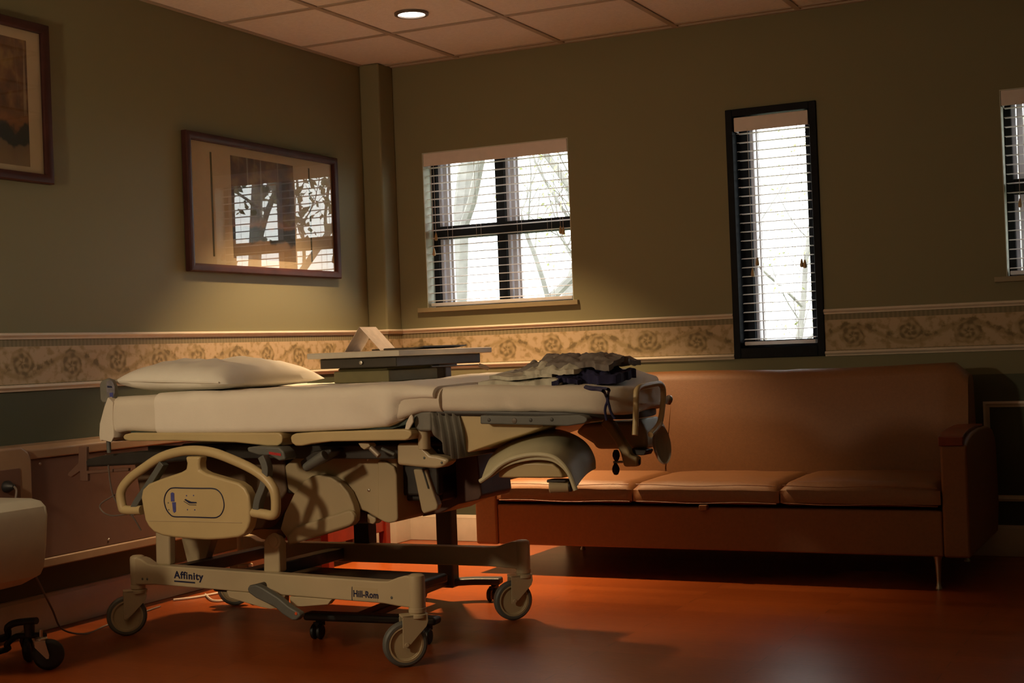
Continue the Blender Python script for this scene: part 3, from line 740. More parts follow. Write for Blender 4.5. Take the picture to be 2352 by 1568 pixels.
studs('screw', [(0, .004), (.005, .003), (.006, 0)], [(q[0], -.26, q[1]) for q in [(0.406,0.542),(0.406,0.648)]], (0,-1,0), m_chrome, cov)
prism_part('motor_block', [(0.319,0.473),(0.362,0.460),(0.365,0.425),(0.312,0.421)], -.22, .1, m_brownpl, bevel=.006)
prism_part('hinge_tab', [(0.383,0.460),(0.418,0.445),(0.419,0.433),(0.407,0.423),(0.382,0.428)], -.245, -.20, m_beige2, bevel=.005)
q = [(-0.075,0.342),(-0.005,0.340),(-0.009,0.241),(-0.077,0.238)]
prism_part('lift_column', [(q[0][0], .345), (q[1][0], .345), (q[1][0], .26), (q[0][0], .26)], .33, .39, m_dark, bevel=.004)
# dark machinery between covers and deck
b = MB(); b.box((-.46, -.22, .52), (.66, .30, .70)); b.box((-.40, -.16, .38), (-.02, .24, .53)); b.box((.25, -.20, .50), (.66, .25, .60)); b.build('chassis', m_dark, bed, bevel=.01)
for v_ in (-.33, .29): MB().box((-.52, v_, .655), (.78, v_+.04, .70)).build('deck_beam', m_dark, bed, bevel=.004)
prism_part('drive_housing', [(-0.688,0.667),(0.032,0.683),(0.034,0.528),(-0.079,0.394),(-0.342,0.347),(-0.635,0.404)], -.235, .15, m_housing, bevel=.01)
prism_part('leg_link', [(-0.614,0.321),(-0.458,0.326),(-0.510,0.215),(-0.584,0.212)], -.06, -.02, m_beige2, bevel=.004)

# --- deck panels, unseen far edge widened to keep the downlight off the base rail
prism_part('head_deck_panel', [(-0.508,0.744),(-0.497,0.753),(-0.468,0.758),(0.192,0.755),(0.203,0.748),(0.208,0.736),(0.205,0.724),(0.198,0.716),(0.185,0.710),(0.144,0.710),(0.005,0.722),(-0.266,0.729),(-0.477,0.728),(-0.500,0.733)], -.47, .53, m_beige, bevel=.006, seg=3)
prism_part('seat_deck_panel', [(0.240,0.737),(0.244,0.746),(0.261,0.752),(0.336,0.756),(0.695,0.763),(0.713,0.760),(0.719,0.753),(0.719,0.742),(0.707,0.731),(0.693,0.727),(0.405,0.724),(0.325,0.717),(0.284,0.710),(0.259,0.710),(0.243,0.721)], -.47, .53, m_beige, bevel=.006, seg=3)
prism_part('mattress_base', [(-0.496,0.756),(0.169,0.755),(0.626,0.762),(0.718,0.785),(0.727,0.803),(0.593,0.776),(0.096,0.761),(-0.496,0.762)], -.44, .44, m_green_mat, bevel=.002)

# --- mattress and sheets
def rrect(u, v0, v1, z0, z1, rt, rb, nseg=5, sub=10):
    pts = []
    def arc(cx, cz, r, a0, a1):
        for k in range(nseg+1):
            a_ = lerp(a0, a1, k/nseg); pts.append((u, cx+r*math.cos(a_), cz+r*math.sin(a_)))
    arc(v1-rt, z1-rt, rt, 0, PI/2)
    for k in range(1, sub): pts.append((u, lerp(v1-rt, v0+rt, k/sub), z1))
    arc(v0+rt, z1-rt, rt, PI/2, PI)
    for k in range(1, 4): pts.append((u, v0, lerp(z1-rt, z0+rb, k/4)))
    arc(v0+rb, z0+rb, rb, PI, 1.5*PI)
    for k in range(1, sub): pts.append((u, lerp(v0+rb, v1-rb, k/sub), z0))
    arc(v1-rb, z0+rb, rb, 1.5*PI, 2*PI)
    for k in range(1, 4): pts.append((u, v1, lerp(z0+rb, z1-rt, k/4)))
    return pts
def lofted(name, mat, us, fn, parent, disp=None):
    b = MB(); b.loft([fn(u_) for u_ in us])
    if disp:
        for v in b.bm.verts: v.co = v.co+disp(v.co)
    return b.build(name, mat, parent, smooth=55)
tn = [(-0.579,0.897),(-0.297,0.890),(-0.033,0.891),(0.209,0.894),(0.435,0.893),(0.546,0.898),(0.678,0.897),(0.808,0.889)]
bn = [(-0.603,0.749),(-0.498,0.764),(-0.304,0.756),(0.036,0.757),(0.293,0.760),(0.504,0.767),(0.623,0.774),(0.699,0.802),(0.740,0.816),(0.821,0.815)]
tn[0] = (-.60, tn[1][1]-.002)
def msec(off=0, head=True):
    def f(u_):
        zt = interp(tn, u_)+off; zb = interp(bn, u_)-off*.5
        e = sstep(-.60, -.555, u_) if head else 1
        zt2 = zt-.045*(1-e)
        return rrect(u_, -.462-off+.03*(1-e), .462+off-.03*(1-e), zb, zt2, .036, .022)
    return f
def mdisp(co):
    w = fbm(co, 5, 3)*.004
    side = sstep(-.40, -.46, co.y)
    # folds fanning down the near side
    w2 = .009*math.sin(co.x*23+co.z*30)*side*sstep(.89, .80, co.z)*sstep(.35, .6, co.x)
    return Vector((0, -(w+w2)*side, w*(1-side)))
us = [-.602, -.598, -.59, -.58, -.57]+[lerp(-.555, .82, k/54) for k in range(55)]
mattress = lofted('mattress', m_sheet, us, msec(), bed, mdisp)
def pdisp(co):
    d = mdisp(co)
    hump = .014*sstep(.30, .62, co.x)*sstep(-.30, .25, co.y)*(co.z > .84)+.004*fbm(co, 9, 8)*(co.z > .8)
    pu = .010*max(0, math.sin((co.x-.60)*38))*sstep(.56, .66, co.x)*sstep(-.44, -.465, co.y)
    tuck = -.030*sstep(.64, .70, co.x)*sstep(-.44, -.465, co.y)*sstep(.87, .82, co.z)
    return d+Vector((0, -pu-tuck, hump+.03*sstep(.64, .72, co.x)*sstep(-.44, -.465, co.y)*sstep(.87, .81, co.z)))
us2 = [-.352, -.350]+[lerp(-.345, .80, k/50) for k in range(51)]+[.808]
lofted('draw_sheet', m_pad, us2, msec(.008, False), mattress, pdisp)
# hanging sheet corner at the head
scp = [(-0.576,0.887),(-0.556,0.866),(-0.554,0.811),(-0.548,0.772),(-0.558,0.742),(-0.571,0.727),(-0.592,0.726),(-0.609,0.734),(-0.626,0.729),(-0.627,0.748),(-0.614,0.796),(-0.595,0.851)]
b = MB(); R = []
for k, v_ in enumerate((-.466, -.452, -.430, -.36, -.28)):
    R.append([(p[0]+.006*math.sin(i*1.7+k*1.1)+(.01*k if p[0] < -.59 else 0), v_, p[1]+.004*math.sin(i*2.3+k)) for i, p in enumerate(scp)])
b.loft(R); b.build('sheet_corner', m_sheet, mattress, bevel=.006, smooth=70)
# foot section mattress with a rounded end
CV, HW, U0, UA = -.17, .28, 1.23, .235
def fsec(u_):
    s_ = 1 if u_ < U0 else max(1e-3, 1-max(0,(u_-U0)/UA)**2.8)**(1/2.8)
    zt = interp([(.80, .893), (.95, .896), (1.3, .884), (1.47, .868)], u_); zb = interp([(.80, .816), (1.0, .812), (1.25, .808), (1.35, .800), (1.47, .792)], u_)
    hw = HW*s_; zm = (zt+zb)/2; k_ = .35+.65*min(1, s_*1.3)
    r_ = min(.034, hw*.9, (zt-zb)*.45)
    return rrect(u_, CV-hw, CV+hw, zm-(zm-zb)*k_, zm+(zt-zm)*k_, r_, min(.02, r_))
def fdisp(co):
    side = sstep(-.41, -.445, co.y)
    w = fbm(co, 6, 11)*.004; ww = .007*math.sin(co.x*60+co.z*45)*side*sstep(1.0, 1.08, co.x)*sstep(.86, .81, co.z)*sstep(1.22, 1.12, co.x)
    end = .004*math.sin(co.z*160+co.y*20)*sstep(1.38, 1.45, co.x)
    fold = .028*sstep(.50, .60, co.x-.25)*sstep(.72, .62, co.x-.25+.25*co.y)*sstep(-.02, .12, co.y)*(co.z > .86)
    fold = .026*sstep(.82, .98, co.x+.2*co.y)*sstep(1.22, .98, co.x)*sstep(-.1, .1, co.y)*(co.z > .86)
    return Vector((end-.13*(co.y+.42)*sstep(1.0, 1.4, co.x), -(w+ww)*side, w*(1-side)+fold+.085*max(0, co.y+.43)*(co.z > .845)*sstep(.86, 1.02, co.x)*(1-.3*sstep(1.3, 1.46, co.x))))
us3 = [lerp(.800, U0, k/26) for k in range(27)]+[U0+UA*math.sin(PI/2*k/22) for k in range(1, 22)]+[U0+UA*.9995]
foot = lofted('foot_mattress', m_sheet, us3, fsec, bed, fdisp)
def fbase(u_):
    s_ = 1 if u_ < U0-.02 else max(1e-3, 1-max(0,(u_-U0+.02)/UA)**2.8)**(1/2.8)
    z = interp([(.8, .802), (1.25, .790), (1.47, .775)], u_); hw = (HW-.012)*s_
    return rrect(u_, CV-hw, CV+hw, z, z+.022, min(.008, hw*.5), min(.008, hw*.5), 3, 6)
lofted('foot_mattress_base', m_dark, [u_-.02 for u_ in us3[1:]], fbase, foot, lambda co: Vector((-.13*(co.y+.42)*sstep(1.0, 1.4, co.x), 0, 0)))

# --- foot section support, rail, bellows
prism_part('foot_support', [(0.873,0.805),(1.166,0.798),(1.172,0.792),(1.169,0.762),(1.110,0.743),(1.007,0.716),(0.904,0.685),(0.894,0.687),(0.886,0.696),(0.874,0.796)], -.43, .16, m_beige, bevel=.010, seg=3)
hr = prism_part('foot_grab_rail', [(0.975,0.804),(1.163,0.799),(1.313,0.802),(1.331,0.798),(1.341,0.791),(1.341,0.783),(1.330,0.775),(1.274,0.768),(1.162,0.772),(0.974,0.777)], -.474, -.436, m_grey, bevel=.008, seg=3)
studs('rail_badge', [(0, .002), (.008, .0015), (.009, 0)], [(q[0], -.474, q[1]) for q in [(1.095,0.786)]], (0,-1,0), m_lampring, hr)
studs('rail_screw', [(0, .002), (.005, .0015), (.006, 0)], [(q[0], -.474, q[1]) for q in [(1.006,0.789),(1.151,0.787),(1.223,0.788)]], (0,-1,0), m_dark, hr)
# folded rubber bellows
bt = [(0.778,0.814),(0.882,0.808)]; bb = [(0.779,0.757),(0.798,0.679),(0.843,0.664),(0.900,0.672)]
b = MB(); R = []
for i in range(33):
    t = i/32; ua = lerp(bt[0][0], bt[1][0], t); za = lerp(bt[0][1], bt[1][1], t)
    ub = lerp(bb[0][0], bb[3][0], t**.8); zb_ = interp([(0, bb[0][1]), (.35, bb[1][1]), (.65, bb[2][1]), (1, bb[3][1])], t)
    w = .012*math.sin(t*PI*8)
    ring = []
    for k in range(9):
        q = k/8; bend = .012*math.sin(PI*q)
        ring.append((lerp(ua, ub, q**1.3)+bend-.006, -.435-w*(.5+.5*q)-.012*math.sin(PI*q), lerp(za, zb_, q)))
    ring += [(p[0], .1, p[2]) for p in reversed(ring)]
    R.append(ring)
b.loft(R); b.build('rubber_bellows', m_greymid, bed, smooth=60)
prism_part('bellows_mount', [(0.708,0.814),(0.721,0.817),(0.778,0.817),(0.775,0.754),(0.729,0.753),(0.711,0.764)], -.44, .1, m_greymid, bevel=.008, seg=3)
prism_part('pull_tag', [(0.689,0.761),(0.695,0.782),(0.708,0.803),(0.717,0.810),(0.722,0.801),(0.722,0.785),(0.706,0.762),(0.697,0.759)], -.463, -.455, m_sheet, bevel=.003)
q = [(0.729,0.751),(0.728,0.714)]
MB().cyl((q[0][0], -.41, q[0][1]+.01), (q[1][0], -.41, q[1][1]-.02), .020, 24).build('pivot_post', m_beige2, bed, bevel=.003)
prism_part('pivot_bracket', [(0.616,0.712),(0.702,0.711),(0.739,0.675),(0.764,0.673),(0.801,0.664),(0.813,0.655),(0.796,0.641),(0.779,0.634),(0.758,0.631),(0.682,0.636),(0.614,0.642)], -.40, -.34, m_beige2, bevel=.010, seg=3)
studs('bracket_screw', [(0, .003), (.0035, .002), (.0045, 0)], [(q[0], -.40, q[1]) for q in [(0.720,0.665),(0.785,0.650)]], (0,-1,0), m_grey, bed)
prism_part('foot_panel', [(0.549,0.652),(0.744,0.652),(0.757,0.512),(0.746,0.497),(0.662,0.480),(0.589,0.448),(0.512,0.434),(0.531,0.459)], -.10, .12, m_brownpl, bevel=.006)
prism_part('foot_frame', [(0.369,0.609),(0.525,0.610),(0.518,0.449),(0.361,0.414)], -.02, .10, m_dark, bevel=.006)
fs = [(0.570,0.613),(0.621,0.613),(0.664,0.494),(0.658,0.477),(0.605,0.462),(0.597,0.474)]
prism_part('support_strut', fs, -.235, -.205, m_beige2, bevel=.006)
q = [(0.610,0.615),(0.631,0.548)]
MB().tube([(q[0][0], -.237, q[0][1]), (q[1][0], -.237, q[1][1])], .003, 6).build('strut_cable', m_grey, bed)
# release handle and chrome pin under the deck
hd = [(0.274,0.633),(0.359,0.677)]
MB().tube([(hd[0][0], -.44, hd[0][1]), (lerp(hd[0][0], hd[1][0], .3), -.44, lerp(hd[0][1], hd[1][1], .3)), (hd[1][0], -.44, hd[1][1])], [.014, .017, .019], 18).build('release_handle', m_grey, bed, bevel=.004)
prism_part('handle_mount', [(0.222,0.651),(0.280,0.686),(0.352,0.695),(0.356,0.683),(0.330,0.666),(0.230,0.629)], -.40, -.30, m_dark, bevel=.006)
q = [(0.534,0.701),(0.567,0.673)]
MB().tube([(q[0][0], -.43, q[0][1]), (q[1][0], -.43, q[1][1])], .0095, 18).build('chrome_pin', m_satin, bed, bevel=.003)
prism_part('pin_bracket', [(0.490,0.717),(0.533,0.715),(0.539,0.706),(0.514,0.694),(0.501,0.702)], -.44, -.40, m_beige2, bevel=.004)
q = [(0.558,0.695),(0.607,0.676)]
MB().tube([(q[0][0], -.40, q[0][1]), (q[1][0], -.40, q[1][1])], .006, 10).build('gas_strut', m_grey, bed)

# calf rests: padded half-pipe saddles
def calf_rest(near, far, vn, vf, mat, name):
    A = spline([Vector((p[0], p[1], 0)) for p in near], 5); B_ = spline([Vector((p[0], p[1], 0)) for p in far], 5)
    n = 40
    def samp(P, t):
        x = t*(len(P)-1); i = min(int(x), len(P)-2); return P[i].lerp(P[i+1], x-i)
    b = MB(); R = []
    for j in range(9):
        s = j/8; ring = []; v = lerp(vn, vf, s); sh = .010*math.sin(PI*s)
        outer = [samp(A, k/n).lerp(samp(B_, k/n), s) for k in range(n+1)]
        cx = sum(p.x for p in outer)/len(outer); cz = min(p.y for p in outer)
        rim = .010 if j else .006
        o_ = [(p.x, v, p.y+sh) for p in outer]
        i_ = [(lerp(p.x, cx, .055+.02*math.sin(PI*k/n)), v, p.y-.020*math.sin(PI*k/n)-.004+sh) for k, p in enumerate(outer)]
        R.append(o_+list(reversed(i_)))
    b.loft(R); o = b.build(name, mat, bed, bevel=.006, seg=2, smooth=60)
    e = MB().tube([(p.x, vn-.004, p.y-.006) for p in [samp(A, k/n) for k in range(n+1)]], .0075, 10); e.build('edge_piping', mat, o)
    return o
cr_ = calf_rest([(0.995,0.610),(1.030,0.631),(1.070,0.662),(1.117,0.682),(1.181,0.693),(1.241,0.688),(1.277,0.666),(1.301,0.632),(1.318,0.587)],
          [(0.889,0.671),(0.931,0.702),(0.986,0.722),(1.051,0.739),(1.119,0.745),(1.182,0.728),(1.227,0.699),(1.252,0.657),(1.255,0.619)], -.52, -.24, m_legpad, 'calf_rest')
prism_part('calf_rest_shell', [(1.044,0.613),(1.046,0.634),(1.065,0.651),(1.115,0.659),(1.176,0.661),(1.232,0.658),(1.254,0.642),(1.266,0.619),(1.260,0.614)], -.50, -.30, m_beige, cr_, bevel=.012, seg=3)
q = [(1.199,0.583),(1.257,0.584)]
cy_ = MB().tube([(q[0][0], -.46, q[0][1]), (q[1][0], -.44, q[1][1])], .019, 24).build('calf_rest_hub', m_beige2, bed, bevel=.004)
MB().tube([(q[1][0]-.002, -.441, q[1][1]), (q[1][0]+.006, -.440, q[1][1])], .0165, 20).build('hub_cap', m_dark, cy_)
prism_part('calf_rest_clamp', [(1.195,0.606),(1.262,0.606),(1.258,0.599),(1.194,0.597)], -.47, -.42, m_dark, bevel=.003)
# far leg rest: body, concave foot plate, curved arm, clamp and knob
def lp(name, poly, v0, v1, mat, parent=bed, bevel=.008): return prism_part(name, poly, v0, v1, mat, parent, bevel, 3)
lp('leg_rest_body', [(1.104,0.723),(1.138,0.750),(1.218,0.754),(1.309,0.757),(1.329,0.770),(1.351,0.748),(1.362,0.726),(1.364,0.667),(1.179,0.667),(1.171,0.684)], -.08, .10, m_cover, bevel=.016)
lp('leg_rest_arm', [(1.253,0.777),(1.277,0.754),(1.298,0.717),(1.313,0.694),(1.327,0.673),(1.333,0.654),(1.358,0.647),(1.355,0.617),(1.309,0.616),(1.306,0.631),(1.299,0.661),(1.280,0.696),(1.258,0.726),(1.231,0.754)], -.15, -.11, m_beige)
q = [(1.353,0.631)]
MB().lathe([(0, .006), (.009, .005), (.011, 0), (.011, -.01)], 20, (q[0][0], -.13, q[0][1]), (1,0,0)).build('arm_end_cap', m_dark, bed)
lp('leg_rest_clamp', [(1.312,0.671),(1.376,0.668),(1.377,0.662),(1.370,0.651),(1.318,0.651)], -.12, -.06, m_dark, bevel=.005)
kq = [(1.290,0.655),(1.287,0.609),(1.279,0.632),(1.312,0.632),(1.288,0.632)]
for c0 in (kq[0], kq[1]):
    sg = 1 if c0 is kq[0] else -1
    MB().lathe([(0, -.018), (.007, -.016), (.0115, -.006), (.012, .003), (.009, .012), (.005, .019), (0, .021)], 18, (c0[0], -.16, c0[1]), (0, 0, -sg)).build('clamp_knob', m_black, bed)
MB().tube([(kq[2][0], -.16, kq[2][1]), (kq[3][0], -.14, kq[3][1])], .004, 10).build('knob_shaft', m_chrome, bed)
# foot plate: shallow dished oval
pl = [(1.408,0.740),(1.439,0.677),(1.420,0.632),(1.390,0.638),(1.374,0.673),(1.383,0.717)]
cx = sum(p[0] for p in pl)/6; cz = sum(p[1] for p in pl)/6
b = MB(); R = []
dirn = Vector((.82, -.52, .10)).normalized(); e2 = Vector((-.12, 0, 1)); e2 = (e2-dirn*e2.dot(dirn)).normalized(); e1 = dirn.cross(e2)
for rr, dd in ((.02, -.016), (.5, -.012), (.8, -.002), (.94, .007), (1.0, .009), (1.04, .004), (1.0, -.006), (.8, -.016), (.4, -.024), (.02, -.026)):
    R.append([Vector((cx, -.05, cz))+dirn*dd+e1*(.030*rr*math.cos(t*2*PI/36))+e2*(.062*rr*math.sin(t*2*PI/36)) for t in range(36)])
b.loft(R); b.build('foot_plate', m_cart, bed)
# loop handle at the foot
lh = [(-0.392,0.734),(-0.382,0.781),(-0.374,0.832),(-0.369,0.860),(-0.357,0.871),(-0.335,0.876),(-0.307,0.878),(-0.215,0.881),(-0.186,0.880),(-0.167,0.873),(-0.157,0.860),(-0.158,0.833),(-0.172,0.795),(-0.183,0.773),(-0.198,0.756),(-0.229,0.742),(-0.274,0.727)]
MB().tube(spline([(1.458, p[0], p[1]) for p in lh], 5), .0092, 14).build('grab_loop', m_beige, bed)
q = [(-0.068,0.824)]
MB().lathe([(0, -.016), (.008, -.014), (.012, -.004), (.012, .006), (.007, .014), (0, .016)], 20, (1.44, q[0][0], q[0][1]), (.3, 0, 1)).build('foot_latch_ball', m_chrome, bed)

# --- near side rail, folded down
arc = [(-0.376,0.490),(-0.451,0.489),(-0.467,0.500),(-0.471,0.553),(-0.431,0.597),(-0.364,0.636),(-0.285,0.674),(-0.209,0.693),(-0.129,0.700),(-0.047,0.692),(0.034,0.669),(0.117,0.638),(0.172,0.607),(0.203,0.575),(0.212,0.544),(0.210,0.496),(0.194,0.484),(0.162,0.487),(0.101,0.493)]
sr = MB().tube(spline([(p[0], -.525, p[1]) for p in arc], 6), .0165, 16).build('side_rail', m_beige, bed)
body = [(-0.362,0.535),(-0.354,0.564),(-0.326,0.585),(-0.259,0.605),(-0.178,0.626),(-0.154,0.636),(-0.149,0.657),(-0.156,0.680),(-0.088,0.680),(-0.095,0.657),(-0.093,0.635),(-0.065,0.623),(0.072,0.593),(0.100,0.576),(0.116,0.550),(0.118,0.506)]
body += [(0.116,0.465),(0.108,0.442),(0.090,0.419),(0.064,0.409),(0.001,0.401),(-0.071,0.396),(-0.144,0.397),(-0.219,0.400),(-0.269,0.405),(-0.309,0.416),(-0.333,0.435),(-0.348,0.458)]
bd = prism_part('rail_body', body, -.545, -.500, m_beige, sr, bevel=.010, seg=4)
g = [(-0.326,0.456),(-0.153,0.458),(0.083,0.459)]
MB().tube([(p[0], -.5452, p[1]) for p in g], .0016, 6).build('body_groove', m_cover, sr)
rg = [(-0.253,0.529),(-0.247,0.548),(-0.233,0.564),(-0.213,0.572),(-0.160,0.572),(-0.088,0.572),(-0.035,0.572),(-0.012,0.564),(0.003,0.547),(0.010,0.521),(0.006,0.501),(-0.005,0.485),(-0.018,0.477),(-0.036,0.473),(-0.093,0.473),(-0.165,0.473),(-0.212,0.473),(-0.230,0.481),(-0.244,0.496),(-0.251,0.513)]
MB().tube(spline([(p[0], -.5455, p[1]) for p in rg], 4, True), .0022, 6, closed=True).build('panel_outline', m_navyring, sr)
q = [(-0.215,0.555),(-0.212,0.489),(-0.210,0.524)]
for (u0_, z0_), (u1_, z1_) in ((q[0], q[2]), (q[2], q[1])):
    s_ = 1 if z0_ > z1_ else -1
    pts = [(u0_-.0078, z1_+.0012), (u0_+.0078, z1_+.0012), (u0_+.0078, z0_-.001), (u0_, z0_+.002), (u0_-.0078, z0_-.001)] if (u0_, z0_) == q[0] else [(u0_-.0078, z0_-.0012), (u0_-.005, z1_+.002), (u0_, z1_-.003), (u0_+.0078, z1_+.002), (u0_+.0085, z0_-.0012)]
    MB().prism(pts, -.5468, -.544, 'y').build('blue_button', m_blue, sr, bevel=.0005)
ic = MB(); ic.prism([(-0.163,0.532),(-0.157,0.535),(-0.152,0.532),(-0.133,0.526),(-0.110,0.525),(-0.109,0.521),(-0.130,0.520),(-0.141,0.520),(-0.151,0.525)], -.5464, -.544, 'y')
q = [(-0.166,0.527),(-0.141,0.515),(-0.111,0.515)]
ic.tube([(p[0], -.5455, p[1]) for p in q], .0011, 6); ic.build('bed_icon', m_navyring, sr)
studs('round_button', [(0, .0012), (.0022, .001), (.0026, 0)], [(q[0], -.545, q[1]) for q in [(-0.153,0.546),(-0.122,0.547),(-0.151,0.498),(-0.119,0.498)]], (0,-1,0), m_blue, sr)
studs('indicator', [(0, .0012), (.0022, .001), (.0026, 0)], [(q[0], -.545, q[1]) for q in [(-0.236,0.520),(-0.235,0.496)]], (0,-1,0), m_grey, sr)
# the matching side rail on the far side
def copy_tree(o, parent):
    c_ = o.copy(); C.objects.link(c_); c_.parent = parent
    for ch in list(o.children): copy_tree(ch, c_)
    return c_
fr_ = copy_tree(sr, bed); fr_.scale = (1, -1, 1)
def strap(name, pts, v, w, th, mat, parent=bed):
    P = [Vector((p[0], 0, p[1])) for p in pts]; b = MB(); R = []
    for i, p in enumerate(P):
        t = (P[min(i+1, len(P)-1)]-P[max(0, i-1)]).normalized(); nn = Vector((-t.z, 0, t.x))*w/2
        R.append([(p+nn)+Vector((0, v, 0)), (p-nn)+Vector((0, v, 0)), (p-nn)+Vector((0, v+th, 0)), (p+nn)+Vector((0, v+th, 0))])
    b.loft(R); return b.build(name, mat, parent, bevel=.003)
strap('rail_arm', spline([(p[0], p[1], 0) for p in [(0.162,0.680),(0.177,0.646),(0.175,0.613),(0.162,0.576),(0.142,0.538),(0.133,0.505),(0.130,0.479)]], 5) and [(q.x, q.y) for q in spline([(p[0], p[1], 0) for p in [(0.162,0.680),(0.177,0.646),(0.175,0.613),(0.162,0.576),(0.142,0.538),(0.133,0.505),(0.130,0.479)]], 5)], -.535, .026, .03, m_grey)
strap('rail_arm', [(q.x, q.y) for q in spline([(p[0], p[1], 0) for p in [(-0.271,0.656),(-0.308,0.613),(-0.351,0.566),(-0.392,0.522),(-0.412,0.494),(-0.417,0.473)]], 5)], -.535, .024, .03, m_grey)
lt = prism_part('rail_latch', [(0.082,0.708),(0.120,0.712),(0.217,0.708),(0.237,0.693),(0.243,0.667),(0.215,0.663),(0.179,0.680),(0.128,0.682),(0.086,0.693)], -.505, -.44, m_grey, bevel=.006)
prism_part('latch_label', [(0.176,0.694),(0.226,0.688),(0.226,0.679),(0.177,0.685)], -.5062, -.5035, m_red, lt, bevel=0)
# head end frame, hand control
prism_part('head_bar', [(-0.768,0.656),(-0.656,0.675),(-0.514,0.686),(-0.150,0.693),(-0.152,0.658),(-0.516,0.637),(-0.764,0.627)], -.40, -.34, m_dark, bevel=.01)
prism_part('head_bracket', [(-0.794,0.704),(-0.754,0.704),(-0.759,0.613),(-0.552,0.626),(-0.553,0.614),(-0.754,0.602),(-0.755,0.575),(-0.794,0.575),(-0.793,0.612),(-0.839,0.589),(-0.856,0.595),(-0.852,0.606),(-0.800,0.641)], -.40, -.385, m_inset, bevel=.003)
hc = [(-0.633,0.932),(-0.626,0.946),(-0.595,0.956),(-0.571,0.949),(-0.561,0.926),(-0.558,0.902),(-0.566,0.882),(-0.578,0.866),(-0.621,0.866),(-0.632,0.879)]
h = prism_part('hand_control', hc, -.448, -.424, m_greymid, bevel=.007, seg=3)
prism_part('keypad', [(-0.598,0.927),(-0.593,0.945),(-0.578,0.950),(-0.565,0.943),(-0.557,0.926),(-0.557,0.904),(-0.567,0.884),(-0.584,0.881),(-0.594,0.895)], -.4495, -.446, m_blue if False else M('keypad_film', (.20, .19, .22), .5, var=.2, scale=90), h, bevel=.001)
prism_part('keypad_button', [(-0.581,0.903),(-0.564,0.904),(-0.565,0.886),(-0.579,0.883)], -.4512, -.449, m_blue, h, bevel=.001)
prism_part('keypad_mark', [(-0.590,0.929),(-0.569,0.927),(-0.567,0.921),(-0.589,0.922)], -.4512, -.449, m_navyring, h, bevel=0)
b = MB(); q = [(-0.611,0.868),(-0.611,0.821),(-0.609,0.757),(-0.607,0.684)]
b.tube([(p[0], -.436, p[1]) for p in q], .008, 12); b.build('control_arm', m_grey, bed)
q = [(-0.619,0.638),(-0.623,0.577),(-0.620,0.525),(-0.603,0.488),(-0.577,0.465),(-0.557,0.445),(-0.545,0.417),(-0.538,0.393)]
MB().tube(spline([(p[0], -.43+.01*i, p[1]) for i, p in enumerate(q)], 6), .0028, 8).build('control_cord', m_cordg, bed)
q = [(-0.605,0.534),(-0.647,0.515),(-0.687,0.496),(-0.698,0.479),(-0.677,0.459),(-0.639,0.450),(-0.596,0.453),(-0.563,0.457)]
MB().tube(spline([(p[0], -.40, p[1]) for p in q], 6), .0028, 8).build('control_cord', m_cordg, bed)

# --- lettering on the base rail
def lettering(txt, s, z, h, mat, squeeze=.85, spc=1.0):
    cu = bpy.data.curves.new('lettering', 'FONT'); cu.body = txt; cu.size = h; cu.extrude = .0006; cu.space_character = spc; cu.offset = .0009
    t = bpy.data.objects.new('lettering_curve', cu); C.objects.link(t)
    bpy.context.view_layer.update()
    me = bpy.data.meshes.new_from_object(t.evaluated_get(bpy.context.evaluated_depsgraph_get()))
    bpy.data.objects.remove(t)
    mt = Matrix(((dN.x*squeeze, 0, -nN.x, 0), (dN.y*squeeze, 0, -nN.y, 0), (0, 1, 0, 0), (0, 0, 0, 1)))
    p = on_rail(s, .0008, z); mt.translation = p
    me.transform(mt); me.materials.clear(); me.materials.append(mat)
    o = bpy.data.objects.new('lettering', me); C.objects.link(o); o.parent = near_rail
    return o
la = [(-0.383,0.233),(-0.250,0.222),(-0.384,0.207)]; lb = [(0.438,0.218),(0.541,0.220),(0.439,0.244)]
lettering('Affinity', la[0][0]+.600, .225, .036, m_navyring, 1.22, 1.12)
b = MB(); s0 = la[2][0]+.600
b.loft([[on_rail(s0, 0, .211), on_rail(s0+.105, 0, .211), on_rail(s0+.105, 0, .216), on_rail(s0, 0, .216)], [on_rail(s0, .001, .211), on_rail(s0+.105, .001, .211), on_rail(s0+.105, .001, .216), on_rail(s0, .001, .216)]])
b.build('lettering_underline', m_navyring, near_rail)
sb = lb[0][0]+.606
b = MB(); b.loft([[on_rail(sb-.004, o_, z_) for z_ in (.2, .242)]+[on_rail(sb+.108, o_, z_) for z_ in (.242, .2)] for o_ in (0, .0006)])
b.build('name_sticker', m_cover, near_rail)
lettering('Hill-Rom', sb+.006, .210, .030, m_navyring, .94, 1.04)
b = MB(); b.loft([[on_rail(sb+a_, o_, z_) for a_, z_ in ((-.001, .197), (.002, .199), (.004, .243), (.0015, .240))] for o_ in (.0006, .0014)])
b.build('logo_stroke', m_navyring, near_rail)

